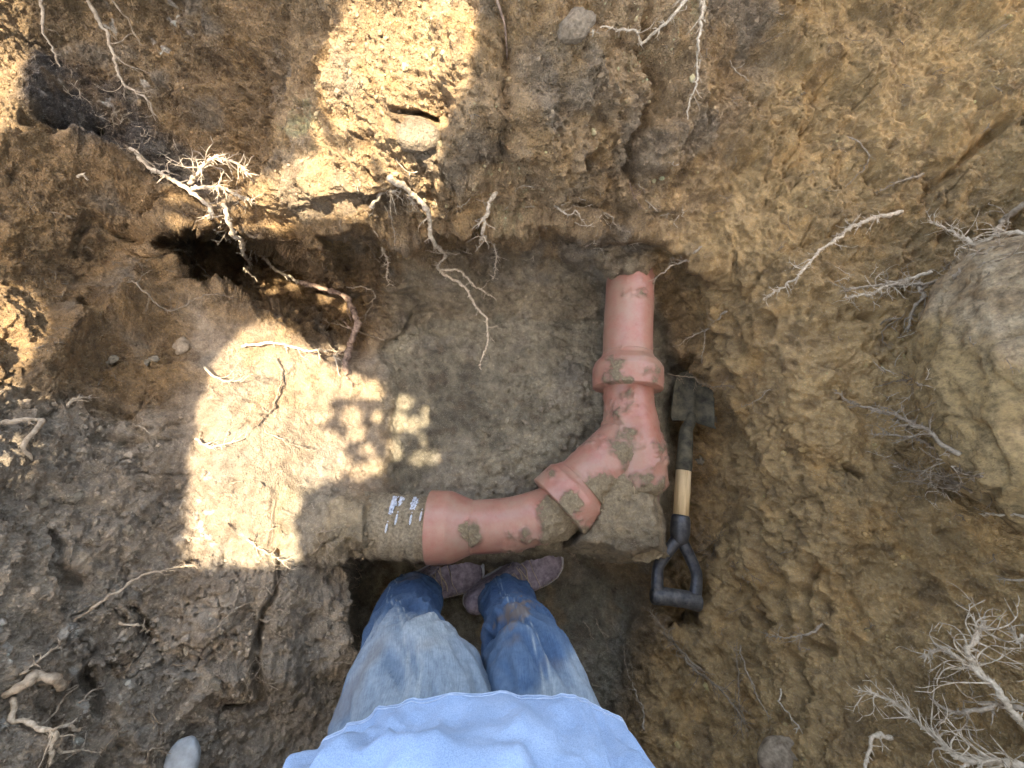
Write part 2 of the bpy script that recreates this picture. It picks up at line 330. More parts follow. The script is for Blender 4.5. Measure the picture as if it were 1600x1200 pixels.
for lst, sg in ((GOUGE, -1), (BUMP, 1)):
    for pl, wd, dp in lst:
        x0, x1 = min(p[0] for p in pl) - 3 * wd, max(p[0] for p in pl) + 3 * wd; y0, y1 = min(p[1] for p in pl) - 3 * wd, max(p[1] for p in pl) + 3 * wd
        i0, i1 = np.searchsorted(gy, [y0, y1]); j0, j1 = np.searchsorted(gx, [x0, x1]); s_ = (slice(i0, i1), slice(j0, j1))
        dd = dline(pl, GX[s_] + wx[s_] * 1.5, GY[s_] + wy[s_] * 1.5) + wob[s_] * (.7 if wd > 9 else .3)
        D[s_] += sg * dp * (1.7 if sg > 0 else 1) * sstep(wd * (1.0 if sg < 0 else 1.8), 0, dd)
P = P + N * D[..., None]
nyy, nxx = GX.shape
def surf(px, py, off=0.0):
    fx = np.clip((px - X0) / STEP, 0, nxx - 1.01); fy = np.clip((py - Y0) / STEP, 0, nyy - 1.01); i, j = int(fy), int(fx); u, v = fy - i, fx - j
    p = (P[i, j] * (1 - v) + P[i, j + 1] * v) * (1 - u) + (P[i + 1, j] * (1 - v) + P[i + 1, j + 1] * v) * u
    d = CAM - p; return p + d / np.linalg.norm(d) * off
# colours of the soils
def c3(*c): return np.array(c, np.float32)
col = np.broadcast_to(c3(.20, .135, .07), P.shape).copy()
def lay(wt, c, cur):
    return cur * (1 - wt[..., None]) + c3(*c) * wt[..., None]
col = lay(w_right, (.268, .188, .090), col)
col = lay(w_top, (.33, .238, .138), col)
col = lay(w_tl, (.175, .125, .07), col)
col = lay(w_hum, (.060, .052, .045), col)
col = lay(w_bl, (.225, .192, .150), col)
col = lay(w_shelf * .8, (.19, .162, .124), col)
col = lay(w_patch * .85, (.215, .172, .125), col)
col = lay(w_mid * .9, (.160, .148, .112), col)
col = lay(tr, (.118, .110, .084), col)  # mid floor and trench: damp clay tone with deep-pit shade put into the colour
col = lay(np.clip(sstep(10, -20, dm) + sstep(10, -20, dm2), 0, 1), (.20, .165, .11), col)
n = fbm(Pw * 7, 4, 131); col *= (1 - .38 * sstep(.02, .4, n) * w_mid + .22 * sstep(-.05, -.4, n) * w_mid)[..., None]
n = fbm(Pw * 4.5, 4, 101); col *= (1 + .38 * n)[..., None]
n = fbm(Pw * 11, 4, 105); och = sstep(.1, .55, n) * (.3 + .35 * w_right + .35 * w_top) * (1 - w_mid * .9) * (1 - .8 * w_bl); col = lay(np.clip(och, 0, 1) * .7, (.30, .185, .07), col)
n = fbm(Pw * 8, 4, 109); gry = sstep(.15, .6, n) * (.5 - .4 * w_right); col = lay(np.clip(gry, 0, 1), (.17, .155, .13), col)
n = fbm(Pw * 23, 3, 113); hum = sstep(.3, .65, n) * .4 * (1 - .6 * w_bl); col = lay(hum, (.075, .052, .032), col)
n = fbm(Pw * 34, 3, 117); wht = sstep(.42, .62, n) * sstep(.0, .4, fbm(Pw * 3.2, 2, 120)) * (.75 * np.clip(w_bl * (GX < 380) + w_tl + w_right * (GY < 200), 0, 1)); col = lay(wht, (.42, .40, .36), col)
col *= (1 + .16 * perlin(Pw * 75, 121) + .25 * (id2 - .5) * gr)[..., None]
col = np.clip(col * np.array([1.70, 1.57, 1.32]), .02, .62)
# the skirt: from the last rows of the pit wall up over the rim and out to the ground around
V = P.reshape(-1, 3); CC = col.reshape(-1, 3); idx = np.arange(nyy * nxx).reshape(nyy, nxx)
Fc = np.stack([idx[:-1, :-1], idx[1:, :-1], idx[1:, 1:], idx[:-1, 1:]], -1).reshape(-1, 4)
loop = np.concatenate([idx[0, :-1], idx[:-1, -1], idx[-1, :0:-1], idx[:0:-1, 0]])
ring = V[loop]; cen = np.array([0., .15]); dirs = ring[:, :2] - cen; dirs /= np.linalg.norm(dirs, axis=1)[:, None]
prev = loop; base = ring.copy(); nl = len(loop); vs = [V]; cs = [CC]; fs = [Fc]; tot = len(V)
kk = 61; pad_ = np.concatenate([base[-kk // 2:], base, base[:kk // 2 + 1]]); base_s = np.stack([np.convolve(pad_[:, q], np.ones(kk) / kk, 'same') for q in range(3)], 1)[-(-kk // 2) if False else len(base[-kk // 2:]):][:nl]
rings = [(.012 + .2 * (k / 26) ** 1.3, sstep(0, 1, (k + .6) / 26)) for k in range(27)] + [(.26, 1.), (.34, 1.), (.5, 1.), (.8, 1.), (1.6, 1.), (4, 1.), (12, 1.), (45, 1.)]
for off, s_ in rings:
    bb_ = base + (base_s - base) * min(1, 2.5 * s_); R = bb_.copy()
    R[:, :2] += dirs * off; R[:, 2] = bb_[:, 2] * (1 - s_) + 0.98 * s_
    nn = fbm(R * 6, 4, 300); n2_ = fbm(R * 19, 3, 310)
    R[:, :2] += dirs * ((.05 * nn + .018 * n2_) * (off < .5) * min(1, s_ * 4))[:, None]; R[:, 2] += (.02 * nn + .008 * n2_) * min(1, s_ * 4)
    vs.append(R); bc_ = c3(.26, .19, .11) if off < .2 else c3(.10, .12, .045)
    c_ = bc_ * (1 + .45 * nn + .35 * n2_)[:, None]; c_ = np.clip(c_, .02, .6)
    cs.append(c_); cur = np.arange(tot, tot + nl); tot += nl
    fs.append(np.stack([prev, np.roll(prev, -1), np.roll(cur, -1), cur], -1)); prev = cur
V = np.vstack(vs); CC = np.vstack(cs); Fc = np.vstack(fs)
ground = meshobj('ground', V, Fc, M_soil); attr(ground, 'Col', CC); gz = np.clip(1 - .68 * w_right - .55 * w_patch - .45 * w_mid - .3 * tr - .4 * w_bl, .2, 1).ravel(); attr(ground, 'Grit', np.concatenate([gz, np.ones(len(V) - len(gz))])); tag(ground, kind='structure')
# coarse copy for the light test
sub = 6; Pc = P[::sub, ::sub]; ic = np.arange(Pc.shape[0] * Pc.shape[1]).reshape(Pc.shape[:2])
BV = BVHTree.FromPolygons([tuple(v) for v in Pc.reshape(-1, 3).tolist()], np.stack([ic[:-1, :-1], ic[1:, :-1], ic[1:, 1:], ic[:-1, 1:]], -1).reshape(-1, 4).tolist())
# ------------------------------------------------------------------ more materials
M_root = simple_noise_mat('root_skin', (.20, .14, .08), (.44, .34, .215), 140, .8, .0012)
M_rootpale = simple_noise_mat('pale_root', (.32, .235, .135), (.66, .52, .34), 170, .8, .001)
M_rootdirty = simple_noise_mat('muddy_root', (.14, .095, .05), (.34, .25, .15), 110, .85, .0012)
M_bark = simple_noise_mat('root_bark', (.09, .045, .025), (.40, .27, .17), 90, .85, .003)
def pipe_material():
    m, t, b = mat('orange_brown_plastic', .42, .4); g = objcoord(t)
    a = t.nodes.new('ShaderNodeAttribute'); a.attribute_name = 'mud'
    n = nz(t, 38, 5, .7, g); r = ramp(t, n.outputs[0], [(.3, (.27, .095, .055)), (.55, (.34, .130, .082)), (.75, (.35, .17, .11))])
    d = nz(t, 13, 7, .75, g); dr = ramp(t, d.outputs[0], [(.36, (.05, .05, .05)), (.70, (.85, .85, .85))])
    c = mix(t, r.outputs[0], (.31, .21, .13), dr.outputs[0])
    n2 = nz(t, 190, 6, .7, g); mc = ramp(t, n2.outputs[0], [(.3, (.11, .078, .040)), (.55, (.215, .158, .082)), (.75, (.35, .27, .155))])
    ad = t.nodes.new('ShaderNodeMath'); ad.operation = 'MULTIPLY_ADD'; t.links.new(n2.outputs[0], ad.inputs[0]); ad.inputs[1].default_value = .9; 
    sb = t.nodes.new('ShaderNodeMath'); sb.operation = 'SUBTRACT'; t.links.new(a.outputs['Fac'], sb.inputs[0]); sb.inputs[1].default_value = .45; t.links.new(sb.outputs[0], ad.inputs[2])
    mr = ramp(t, ad.outputs[0], [(.22, (0, 0, 0)), (.42, (.30, .30, .30)), (.58, (1, 1, 1))])
    c = mix(t, c, mc.outputs[0], mr.outputs[0]); t.links.new(c, b.inputs['Base Color'])
    rr = ramp(t, mr.outputs[0], [(0, (.40,) * 3), (1, (.95,) * 3)]); t.links.new(rr.outputs[0], b.inputs['Roughness'])
    h = t.nodes.new('ShaderNodeMath'); h.operation = 'MULTIPLY'; t.links.new(mr.outputs[0], h.inputs[0]); t.links.new(n2.outputs[0], h.inputs[1])
    bump(t, b, h.outputs[0], .004, .9); return m
M_pipe = pipe_material()

# ------------------------------------------------------------------ boulder
def stone(name, label, px, py, off, r, sc=(1, 1, 1), rot=0, m=None, seed=1, rough=.12, group=None, sub_=4, cat='stone', flat=.0, attrf=None):
    bm = bmesh.new(); bmesh.ops.create_icosphere(bm, subdivisions=sub_, radius=1)
    V_ = np.array([v.co[:] for v in bm.verts]); F_ = [[v.index for v in f.verts] for f in bm.faces]; bm.free()
    d_ = 1 + rough * 1.6 * fbm(V_ * 1.1 + seed * 7.1, 3, seed) + rough * .4 * ridged(V_ * 2.5 + seed, 2, seed + 4)
    V_ = V_ * d_[:, None] * np.array(sc) * r; c_, s_ = math.cos(rot), math.sin(rot)
    V_ = V_ @ np.array([[c_, s_, 0], [-s_, c_, 0], [0, 0, 1]])
    me = bpy.data.meshes.new(name); me.from_pydata(V_.tolist(), [], F_); me.polygons.foreach_set('use_smooth', [True] * len(F_)); me.materials.append(m)
    o = bpy.data.objects.new(name, me); C.objects.link(o); o.location = surf(px, py, off) if px is not None else off
    return tag(o, label, cat, group)
def boulder_material():
    m, t, b = mat('boulder_rock', .85, .3); g = objcoord(t)
    n = nz(t, 14, 7, .72, g); r = ramp(t, n.outputs[0], [(.25, (.18, .11, .048)), (.45, (.30, .20, .098)), (.6, (.42, .30, .16)), (.8, (.54, .41, .25))])
    a = t.nodes.new('ShaderNodeAttribute'); a.attribute_name = 'dirt'
    c = mix(t, r.outputs[0], (.33, .215, .085), a.outputs['Fac'])
    n2 = nz(t, 70, 6, .75, g); r2 = ramp(t, n2.outputs[0], [(.35, (.5, .5, .5)), (.5, (1, 1, 1)), (.66, (1.55, 1.5, 1.4))]); c = mix(t, c, r2.outputs[0], .9, 'MULTIPLY')
    t.links.new(c, b.inputs['Base Color']); b1 = bump(t, b, n.outputs[0], .02, .8); bump(t, b, n2.outputs[0], .006, .9, b1); return m
M_boulder = boulder_material()
bc = pos(np.array(1788.), np.array(618.), np.array(.57))
bo = stone('boulder', 'huge pale grey boulder bulging out of the right wall', None, None, Vector(bc), .30, (1.02, 1.03, .70), .35, M_boulder, 5, .085, sub_=7)
bv = np.array([v.co[:] for v in bo.data.vertices]); bw = bv + np.array(bo.location); bpx, bpy_ = proj(bw)
rr_ = .0028 * ridged(bw * 22, 3, 71) + .0025 * fbm(bw * 70, 3, 72) - .010 * sstep(.06, 0, np.abs(perlin(bw * 7, 74))) + .012 * (worley(bw * 6, 75)[1] - .5); nn_ = bv / np.linalg.norm(bv, axis=1)[:, None]; bv2 = bv + nn_ * rr_[:, None]
bo.data.vertices.foreach_set('co', bv2.astype(np.float32).ravel()); bo.data.update()
attr(bo, 'dirt', sstep(-.3, .35, fbm(bw * 6, 4, 73) * 1.2 + (bpy_ - 520 - (bpx - 1430) * .62) / 150) * .95)
bBV = BVHTree.FromPolygons([tuple(v) for v in (bv2 + np.array(bo.location)).tolist()], [tuple(p.vertices) for p in bo.data.polygons])
def seat(px, py, off):                     # like surf, but in front of the boulder where the boulder hides the wall
    p = surf(px, py, off); d = rays(px, py); d = d / np.linalg.norm(d); h = bBV.ray_cast(Vector(CAM), Vector(d), 3.0)
    if h[0] is not None and h[3] < np.linalg.norm(p - CAM) + .008: p = np.array(h[0]) - d * max(.008, off * .35)
    return p
# ------------------------------------------------------------------ roots
def walk(p, d, L, step=.004, curl=.35, pull=None, seed_d=None):
    out = [np.array(p)]; d = np.array(d, float) / np.linalg.norm(d); drift = rng.normal(0, 1, 3) * curl
    n = max(2, int(L / step))
    for i in range(n):
        drift = drift * .8 + rng.normal(0, 1, 3) * curl * .6
        d = d + drift * .32 + (pull if pull is not None else 0); d /= np.linalg.norm(d)
        out.append(out[-1] + d * step)
    return np.array(out)
def taper(n, r0, r1, knob=.18):
    t = np.linspace(0, 1, n); return (r0 + (r1 - r0) * t) * (1 + knob * rng.normal(0, 1, n).clip(-1.5, 2)) * (1 - .65 * sstep(.93, 1, t))
def branch_dir(t, ang, bias):
    r = rng.normal(0, 1, 3); r -= t * r.dot(t); r /= np.linalg.norm(r) + 1e-9
    if bias is not None: r = r + bias * .7
    return t * math.cos(ang) + r * math.sin(ang)
def root(name, label, pts, r0, r1, sides=6, slen=.05, twig=2, fuzz=0, m=None, group=None, cat='root', wig=.0025, z=False, kids=True, seglen=.005, srange=(.12, .98), ang=(.5, 1.2)):
    """pts: (px, py, offset towards the camera from the soil in metres)"""
    r0, r1 = r0 * .88, r1 * .74; P3 = [seat(a, b_, o_ * .85) for a, b_, o_ in pts]
    path = catmull(P3, seglen); n_ = len(path)
    wn = np.cumsum(rng.normal(0, 1, (n_, 3)), 0); wn = wn - np.linspace(0, 1, n_)[:, None] * wn[-1]
    path = path + wn * wig * .55 + rng.normal(0, 1, (n_, 3)) * wig * .30
    T_, _, _ = frames(path); m = m or M_root
    V_, F_ = tube(path, taper(n_, r0, r1), 7); st_ = MB(); st_.add(V_, F_)
    for k in range(fuzz):                      # short knobbly stubs all along
        i = rng.integers(int(n_ * srange[0]), n_); L = rng.uniform(.004, .013)
        w_ = walk(path[i], branch_dir(T_[i], rng.uniform(.6, 1.4), None), L, .0028, .3); st_.add(*tube(w_, taper(len(w_), max(r1, .0008) * .9, .0004), 5))
    o = st_.build(name, m); tag(o, label, cat, group)
    for k in range(sides):
        i = int(n_ * rng.uniform(*srange)); i = min(i, n_ - 1); frac = i / n_; view = CAM - path[i]; view /= np.linalg.norm(view)
        L = slen * rng.uniform(.35, 1.1) * (1.1 - .4 * frac); rr = max((r0 + (r1 - r0) * frac) * rng.uniform(.28, .5), .0006)
        dd = branch_dir(T_[i], rng.uniform(*ang), view * .35); w_ = walk(path[i], dd, L, .0042, .42); mb = MB() if kids else st_
        mb.add(*tube(w_, taper(len(w_), rr, .00035), 6)); Tw = np.gradient(w_, axis=0); Tw /= np.linalg.norm(Tw, axis=1)[:, None]
        for q in range(twig):
            j = rng.integers(max(1, len(w_) // 4), len(w_)); w2_ = walk(w_[j], branch_dir(Tw[j], rng.uniform(.4, 1.1), None), L * rng.uniform(.2, .5), .0035, .3)
            mb.add(*tube(w2_, taper(len(w2_), rr * .6, .0003), 5))
        if kids: mb.build('side_root', m, o)
    if not kids and sides:
        me = o.data; bpy.data.objects.remove(o); o = st_.build(name, m); tag(o, label, cat, group)
    return o
R = root
G1 = 'long roots hanging in the pit'
litroot = []
R('root', 'knotted root running down from the dark humus into the white sunlit tangle', [(205, 235, .03), (250, 272, .04), (300, 300, .06), (345, 330, .08), (375, 370, .09), (412, 398, .09), (440, 420, .08), (482, 447, .06)], .0054, .0058, 26, .06, 3, 110, M_rootpale, G1)
R('root', 'white sunlit root straggling right above the dark cavity', [(305, 292, .07), (330, 268, .09), (352, 254, .10), (378, 258, .10), (402, 276, .09)], .0056, .0026, 26, .06, 3, 90, M_rootpale, 'white roots catching the sun')
R('root', 'forked white sunlit root fanning right below the first', [(310, 300, .07), (345, 300, .10), (372, 308, .10), (396, 316, .09)], .0048, .0024, 18, .05, 3, 70, M_rootpale, 'white roots catching the sun')
R('root', 'straight white sunlit root dangling over the dark cavity mouth', [(348, 318, .10), (362, 360, .11), (375, 400, .13), (388, 425, .14), (402, 440, .14)], .0052, .0034, 9, .03, 2, 50, M_rootpale, 'white roots catching the sun')
R('root', 'short white root loop left of the dangling straight one', [(322, 318, .09), (335, 335, .10), (330, 355, .10), (345, 368, .10), (362, 372, .09)], .0046, .0024, 16, .035, 2, 60, M_rootpale, 'white roots catching the sun')
R('thick_root', 'thick bent brown root with peeling bark arching into the sunlit ledge', [(478, 445, .07), (505, 455, .09), (535, 462, .10), (556, 482, .11), (566, 515, .11), (548, 545, .09), (537, 572, .05), (534, 600, -.01)], .0085, .0095, 12, .07, 2, 16, M_bark, 'thick roots', ang=(.6, 1.3))
R('root', 'thin looping root beside the bend of the thick brown root', [(540, 452, .10), (565, 448, .11), (582, 462, .11), (578, 490, .10), (566, 508, .10)], .0022, .0012, 5, .03, 1, 8, M_rootdirty)
R('root', 'white crooked root reaching across the sunlit ledge to the thick brown root', [(380, 542, .006), (430, 540, .02), (462, 544, .04), (490, 548, .06), (516, 543, .08), (522, 566, .07), (530, 592, .01)], .004, .002, 12, .05, 3, 30, M_rootpale, 'pale roots on the sunlit ledge')
R('root', 'white branching root at the left rim of the sunlit ledge', [(322, 575, .02), (338, 592, .03), (352, 598, .03), (376, 600, .02)], .003, .0014, 9, .06, 3, 20, M_rootpale, 'pale roots on the sunlit ledge')
R('root', 'dark-shadowed root winding down the middle of the sunlit ledge', [(432, 560, .015), (438, 585, .02), (432, 615, .02), (425, 640, .02), (408, 665, .015), (396, 678, .01)], .003, .0015, 10, .04, 3, 20, M_rootdirty, 'pale roots on the sunlit ledge')
R('root', 'white Y-shaped root low on the left half of the sunlit ledge', [(308, 690, .01), (330, 702, .02), (358, 698, .02), (386, 690, .015)], .003, .0014, 9, .045, 2, 20, M_rootpale, 'pale roots on the sunlit ledge')
R('root', 'fine spreading root at the right middle of the sunlit ledge', [(415, 680, .006), (440, 690, .01), (465, 702, .01), (500, 706, .008)], .0018, .0009, 8, .04, 2, 6, M_root, 'pale roots on the sunlit ledge')
R('root', 'tangle of short pale roots at the bottom right corner of the sunlit patch', [(388, 842, .01), (400, 850, .012), (425, 866, .015), (455, 876, .02)], .0025, .001, 10, .05, 2, 6, M_rootpale, 'pale roots on the sunlit ledge')
R('root', 'long pale double root hanging from the top left edge of the photo', [(130, -20, .04), (160, 45, .05), (185, 110, .05), (208, 145, .05), (240, 165, .05), (252, 198, .04)], .0048, .0018, 9, .08, 1, 16, M_root, G1, ang=(.15, .6))
R('root', 'smooth pale root hanging at the far top left beside black soil', [(62, -15, .03), (66, 40, .04), (78, 75, .04), (90, 100, .03)], .0036, .002, 1, .03, 1, 6, M_root, G1)
R('root', 'slim faint root hanging between the two large top left roots and the sunlit wall', [(178, 0, .02), (198, 35, .03), (217, 68, .025)], .0024, .0012, 1, .03, 1, 3, M_rootdirty, G1)
R('root', 'bundle of thin parallel roots below the black humus on the left', [(195, 225, .02), (225, 250, .03), (250, 268, .03), (268, 288, .03)], .0022, .0012, 9, .07, 1, 5, M_rootdirty, None, ang=(.1, .4))
R('root', 'long white root hanging down the fissure from the top edge', [(1078, -20, .03), (1072, 30, .04), (1068, 75, .05), (1073, 105, .05), (1062, 135, .05), (1060, 165, .05), (1056, 192, .05)], .0036, .0018, 8, .05, 1, 30, M_rootpale, G1)
R('root', 'white knobbly root sweeping left from the top edge to a fan of tips', [(1055, -15, .04), (1045, 20, .05), (1025, 50, .05), (1005, 78, .04), (975, 66, .04), (950, 50, .04), (922, 52, .04), (898, 66, .03)], .0040, .0016, 13, .045, 2, 50, M_rootpale, G1)
R('root', 'short white root fork beside the long one at the top fissure', [(1090, -15, .04), (1082, 15, .05), (1078, 45, .04)], .003, .0016, 5, .03, 1, 20, M_rootpale)
R('twig', 'thin brown stick lying upright in the groove of the sandy wall', [(776, 5, .012), (788, 40, .014), (796, 82, .012)], .0028, .0018, 0, .03, 0, 2, M_bark, None, 'twig', wig=.0006)
R('root', 'long twisting pale root hanging over the pit floor from the middle wall', [(618, 262, .03), (645, 300, .05), (668, 330, .06), (672, 372, .06), (694, 402, .07), (679, 428, .08), (712, 458, .10), (742, 492, .10), (758, 515, .10), (757, 545, .10), (750, 574, .09)], .0066, .0030, 14, .05, 3, 60, M_rootpale, G1, srange=(.1, .95))
R('root', 'side root branching right from the long twisting root', [(690, 424, .08), (716, 424, .08), (740, 446, .08), (776, 470, .05)], .0040, .0020, 9, .04, 2, 24, M_rootpale)
R('root', 'curled brown root bundle on the lip just left of the long twisting root', [(580, 325, .03), (596, 306, .05), (612, 300, .05), (630, 305, .05), (648, 322, .04)], .0044, .0022, 22, .055, 3, 60, M_rootpale)
R('root', 'stubby root dropping from the curled bundle', [(604, 322, .04), (612, 345, .05), (618, 378, .04)], .0022, .0012, 5, .02, 1, 20, M_rootdirty)
R('root', 'pale feathery root tuft hanging where the wall lip meets the pit floor', [(776, 300, .03), (764, 325, .05), (756, 345, .06), (768, 375, .07), (774, 405, .07), (770, 436, .06)], .0044, .0022, 34, .045, 3, 80, M_rootpale, None)
R('root', 'fringe of pale root tips under the lip right of the cavity', [(597, 392, .03), (604, 415, .04), (608, 444, .04)], .0032, .0020, 16, .03, 3, 50, M_rootpale)
R('root', 'thin rootlet dangling left of the long root tip over the floor', [(565, 378, .03), (585, 400, .04), (600, 420, .03), (622, 456, .02)], .0014, .0008, 4, .03, 1, 6, M_rootdirty)
R('root', 'small white root pointing right on the smooth part of the lip', [(860, 322, .02), (874, 338, .03), (890, 336, .02), (906, 346, .02)], .0022, .0010, 6, .03, 2, 12, M_rootpale)
R('root', 'small pale forked root on the lip below the fissure', [(932, 330, .02), (948, 338, .03), (960, 352, .02), (972, 360, .02)], .0018, .0009, 6, .03, 2, 8, M_root)
R('root', 'reddish tangle of hair roots in the wall above the upper pipe end', [(985, 285, .01), (990, 300, .02), (996, 318, .01)], .0012, .0008, 16, .03, 2, 4, M_bark)
R('root', 'pale arched root curling beside the top of the upright pipe', [(1092, 386, .02), (1062, 398, .04), (1032, 416, .05), (1014, 440, .06), (1020, 462, .07), (1026, 490, .06)], .0030, .0018, 14, .045, 2, 10, M_root)
R('root', 'bristly white root reaching down left on the ochre right wall', [(1400, 336, .02), (1350, 352, .04), (1310, 372, .05), (1280, 400, .05), (1245, 440, .06), (1198, 468, .06)], .0048, .0024, 30, .045, 3, 80, M_rootpale, G1, ang=(.4, .9))
R('root', 'pale spreading root crossing in front of the boulder top', [(1625, 306, .01), (1590, 335, .015), (1558, 356, .02), (1540, 395, .03), (1500, 425, .05), (1440, 440, .07), (1370, 446, .07), (1302, 462, .06)], .0066, .0028, 34, .08, 3, 70, M_root, G1, ang=(.35, .95))
R('root', 'short pale root bunch with white tips left of the boulder top', [(1450, 424, .05), (1415, 436, .06), (1380, 452, .06), (1345, 466, .06), (1312, 470, .05)], .0044, .0024, 26, .05, 3, 70, M_rootpale, None, ang=(.3, .9))
R('root', 'root descending along the left edge of the boulder', [(1440, 440, .06), (1437, 465, .05), (1420, 488, .04), (1416, 520, .02)], .0046, .0026, 5, .04, 1, 20, M_root)
R('root', 'root with upright prongs crossing towards the boulder top', [(1600, 365, .03), (1560, 372, .04), (1520, 385, .05), (1475, 372, .06), (1440, 358, .05)], .0042, .0022, 22, .055, 3, 40, M_rootpale, None)
R('root', 'knobbly root stretched left from under the boulder', [(1500, 712, .02), (1445, 672, .05), (1400, 648, .06), (1350, 630, .05), (1302, 610, .05)], .0042, .0024, 22, .055, 3, 60, M_root, None)
R('root', 'fan of dark edged roots below the knobbly one beside the boulder', [(1500, 735, .02), (1460, 700, .04), (1425, 682, .04), (1368, 676, .04)], .0036, .0018, 24, .07, 3, 30, M_root, None)
R('root', 'curved roots sweeping left from the bottom corner of the boulder', [(1520, 770, .02), (1480, 745, .04), (1450, 736, .04), (1416, 734, .04)], .0028, .0012, 22, .07, 3, 30, M_rootdirty, None)
R('root', 'muddy root tuft hanging under the bottom left of the boulder', [(1535, 745, .03), (1510, 760, .04), (1480, 765, .04), (1428, 752, .04)], .003, .0013, 26, .06, 3, 40, M_rootdirty, None)
R('root', 'forked pale rootlet hanging right of the pipe socket', [(1148, 486, .02), (1110, 518, .04), (1064, 536, .04)], .0030, .0016, 8, .05, 1, 5, M_root)
R('root', 'thin root dropping straight down from the forked pale rootlet', [(1108, 520, .04), (1106, 548, .04), (1110, 586, .03)], .0016, .0009, 3, .03, 1, 4, M_root)
R('root', 'wiry root running right just above the shovel blade', [(1044, 584, .07), (1080, 588, .09), (1110, 592, .09), (1148, 604, .06)], .0018, .0010, 14, .045, 2, 10, M_rootdirty)
R('root', 'pair of pale slivers crossing on the wall right of the shovel blade', [(1210, 610, .01), (1186, 624, .02), (1160, 636, .03)], .0015, .001, 2, .03, 0, 2, M_root)
R('root', 'large pale branching root rising up left from the bottom right corner', [(1640, 1170, .02), (1590, 1120, .07), (1560, 1080, .10), (1535, 1040, .11), (1530, 1010, .11), (1540, 978, .10)], .0062, .0028, 28, .09, 3, 110, M_rootpale, 'large pale roots in the bottom right corner', ang=(.35, .9))
R('root', 'pale root leaning left out of the bottom right branching root', [(1560, 1085, .09), (1530, 1062, .11), (1500, 1045, .11), (1475, 1028, .10), (1445, 1026, .09)], .0038, .0020, 18, .055, 3, 60, M_rootpale, 'large pale roots in the bottom right corner')
R('root', 'broad ragged root running left along the bottom right corner', [(1640, 1215, .03), (1570, 1190, .07), (1510, 1175, .09), (1460, 1150, .10), (1420, 1115, .10), (1385, 1095, .09), (1355, 1088, .08)], .0062, .0022, 34, .085, 3, 110, M_rootpale, 'large pale roots in the bottom right corner', ang=(.4, 1.0))
R('root', 'orange tinted root bowed across the bottom right corner', [(1630, 1110, .04), (1580, 1112, .07), (1530, 1108, .09), (1490, 1112, .09), (1455, 1090, .08)], .0045, .0022, 10, .07, 2, 30, M_root, 'large pale roots in the bottom right corner')
R('root', 'hooked root standing at the lower edge right of centre', [(1400, 1160, .04), (1375, 1160, .07), (1362, 1180, .08), (1360, 1215, .08)], .0036, .0026, 3, .04, 1, 10, M_rootpale, 'large pale roots in the bottom right corner')
R('root', 'thin root with tips lifting towards the right edge above the corner tangle', [(1620, 1010, .02), (1600, 1012, .04), (1585, 985, .04)], .003, .0014, 4, .04, 2, 20, M_rootpale)
R('root', 'feathery reddish root plume below the shovel grip', [(1100, 1050, .01), (1075, 1025, .03), (1050, 1000, .05), (1030, 975, .06), (1020, 955, .06)], .0030, .0014, 34, .05, 2, 20, M_rootdirty, None, ang=(.3, .8))
R('root', 'long brushy root slanting down right below the shovel', [(1072, 1028, .02), (1100, 1055, .04), (1130, 1080, .05), (1155, 1110, .05), (1160, 1140, .04)], .0036, .0018, 34, .05, 2, 30, M_rootdirty, None, ang=(.4, 1.1))
R('root', 'upright rootlet standing over the brushy root', [(1165, 1130, .02), (1160, 1080, .05), (1155, 1030, .06), (1152, 1010, .06)], .0018, .0010, 10, .04, 2, 12, M_rootdirty)
R('root', 'slim pale root right of the upright rootlet', [(1160, 1010, .03), (1172, 1050, .04), (1186, 1090, .04), (1202, 1130, .03)], .0018, .0010, 8, .03, 1, 10, M_root)
R('root', 'isolated slender pale root low on the right slope', [(1233, 1082, .03), (1240, 1110, .04), (1248, 1130, .04), (1252, 1152, .03)], .0017, .0012, 3, .02, 1, 4, M_rootpale)
R('root', 'branching root in the hollow right of the shovel grip', [(1285, 975, .01), (1262, 990, .03), (1235, 1002, .04), (1192, 990, .04)], .0026, .0012, 8, .05, 2, 12, M_root)
R('root', 'pale root with side tips standing by the right thigh', [(1012, 1140, .02), (1000, 1105, .03), (985, 1075, .03), (972, 1042, .03), (978, 1008, .02)], .0020, .0010, 7, .05, 1, 4, M_root)
R('root', 'slim curved root lying on the trench floor right of the knee', [(912, 970, .008), (920, 985, .012), (924, 1002, .006)], .0014, .0009, 3, .03, 1, 2, M_root)
R('root', 'faint root pair on the trench floor beside the thigh', [(932, 966, .006), (940, 990, .012), (950, 1012, .006)], .0013, .0008, 3, .03, 1, 2, M_root)
R('root', 'long clean pale root lying slantwise below the sunlit patch', [(112, 970, .01), (150, 942, .025), (185, 918, .03), (215, 902, .03), (255, 892, .03), (290, 884, .025), (312, 888, .01)], .0030, .0018, 6, .03, 1, 10, M_root, G1, srange=(.6, .98))
R('root', 'medium pale root slanting left of the dark crack', [(322, 994, .006), (345, 966, .015), (368, 948, .015), (398, 934, .006)], .0020, .0012, 4, .025, 1, 8, M_root, G1)
R('root', 'short curved white root on the grey soil under the long slanting root', [(186, 974, .01), (205, 978, .015), (220, 986, .015), (234, 988, .008)], .0022, .0014, 3, .02, 1, 6, M_rootpale)
R('thick_root', 'broken off thick pale root stump lying level at the left edge', [(-20, 1095, .02), (0, 1078, .03), (22, 1064, .04), (60, 1064, .045), (96, 1072, .045)], .0075, .0078, 0, .02, 0, 3, M_root, 'thick roots', wig=.001)
R('root', 'slim pale root rising right above the broken off stump', [(-15, 1068, .01), (20, 1045, .03), (50, 1026, .035), (72, 1016, .035), (84, 1008, .03)], .0026, .0016, 6, .03, 1, 14, M_root)
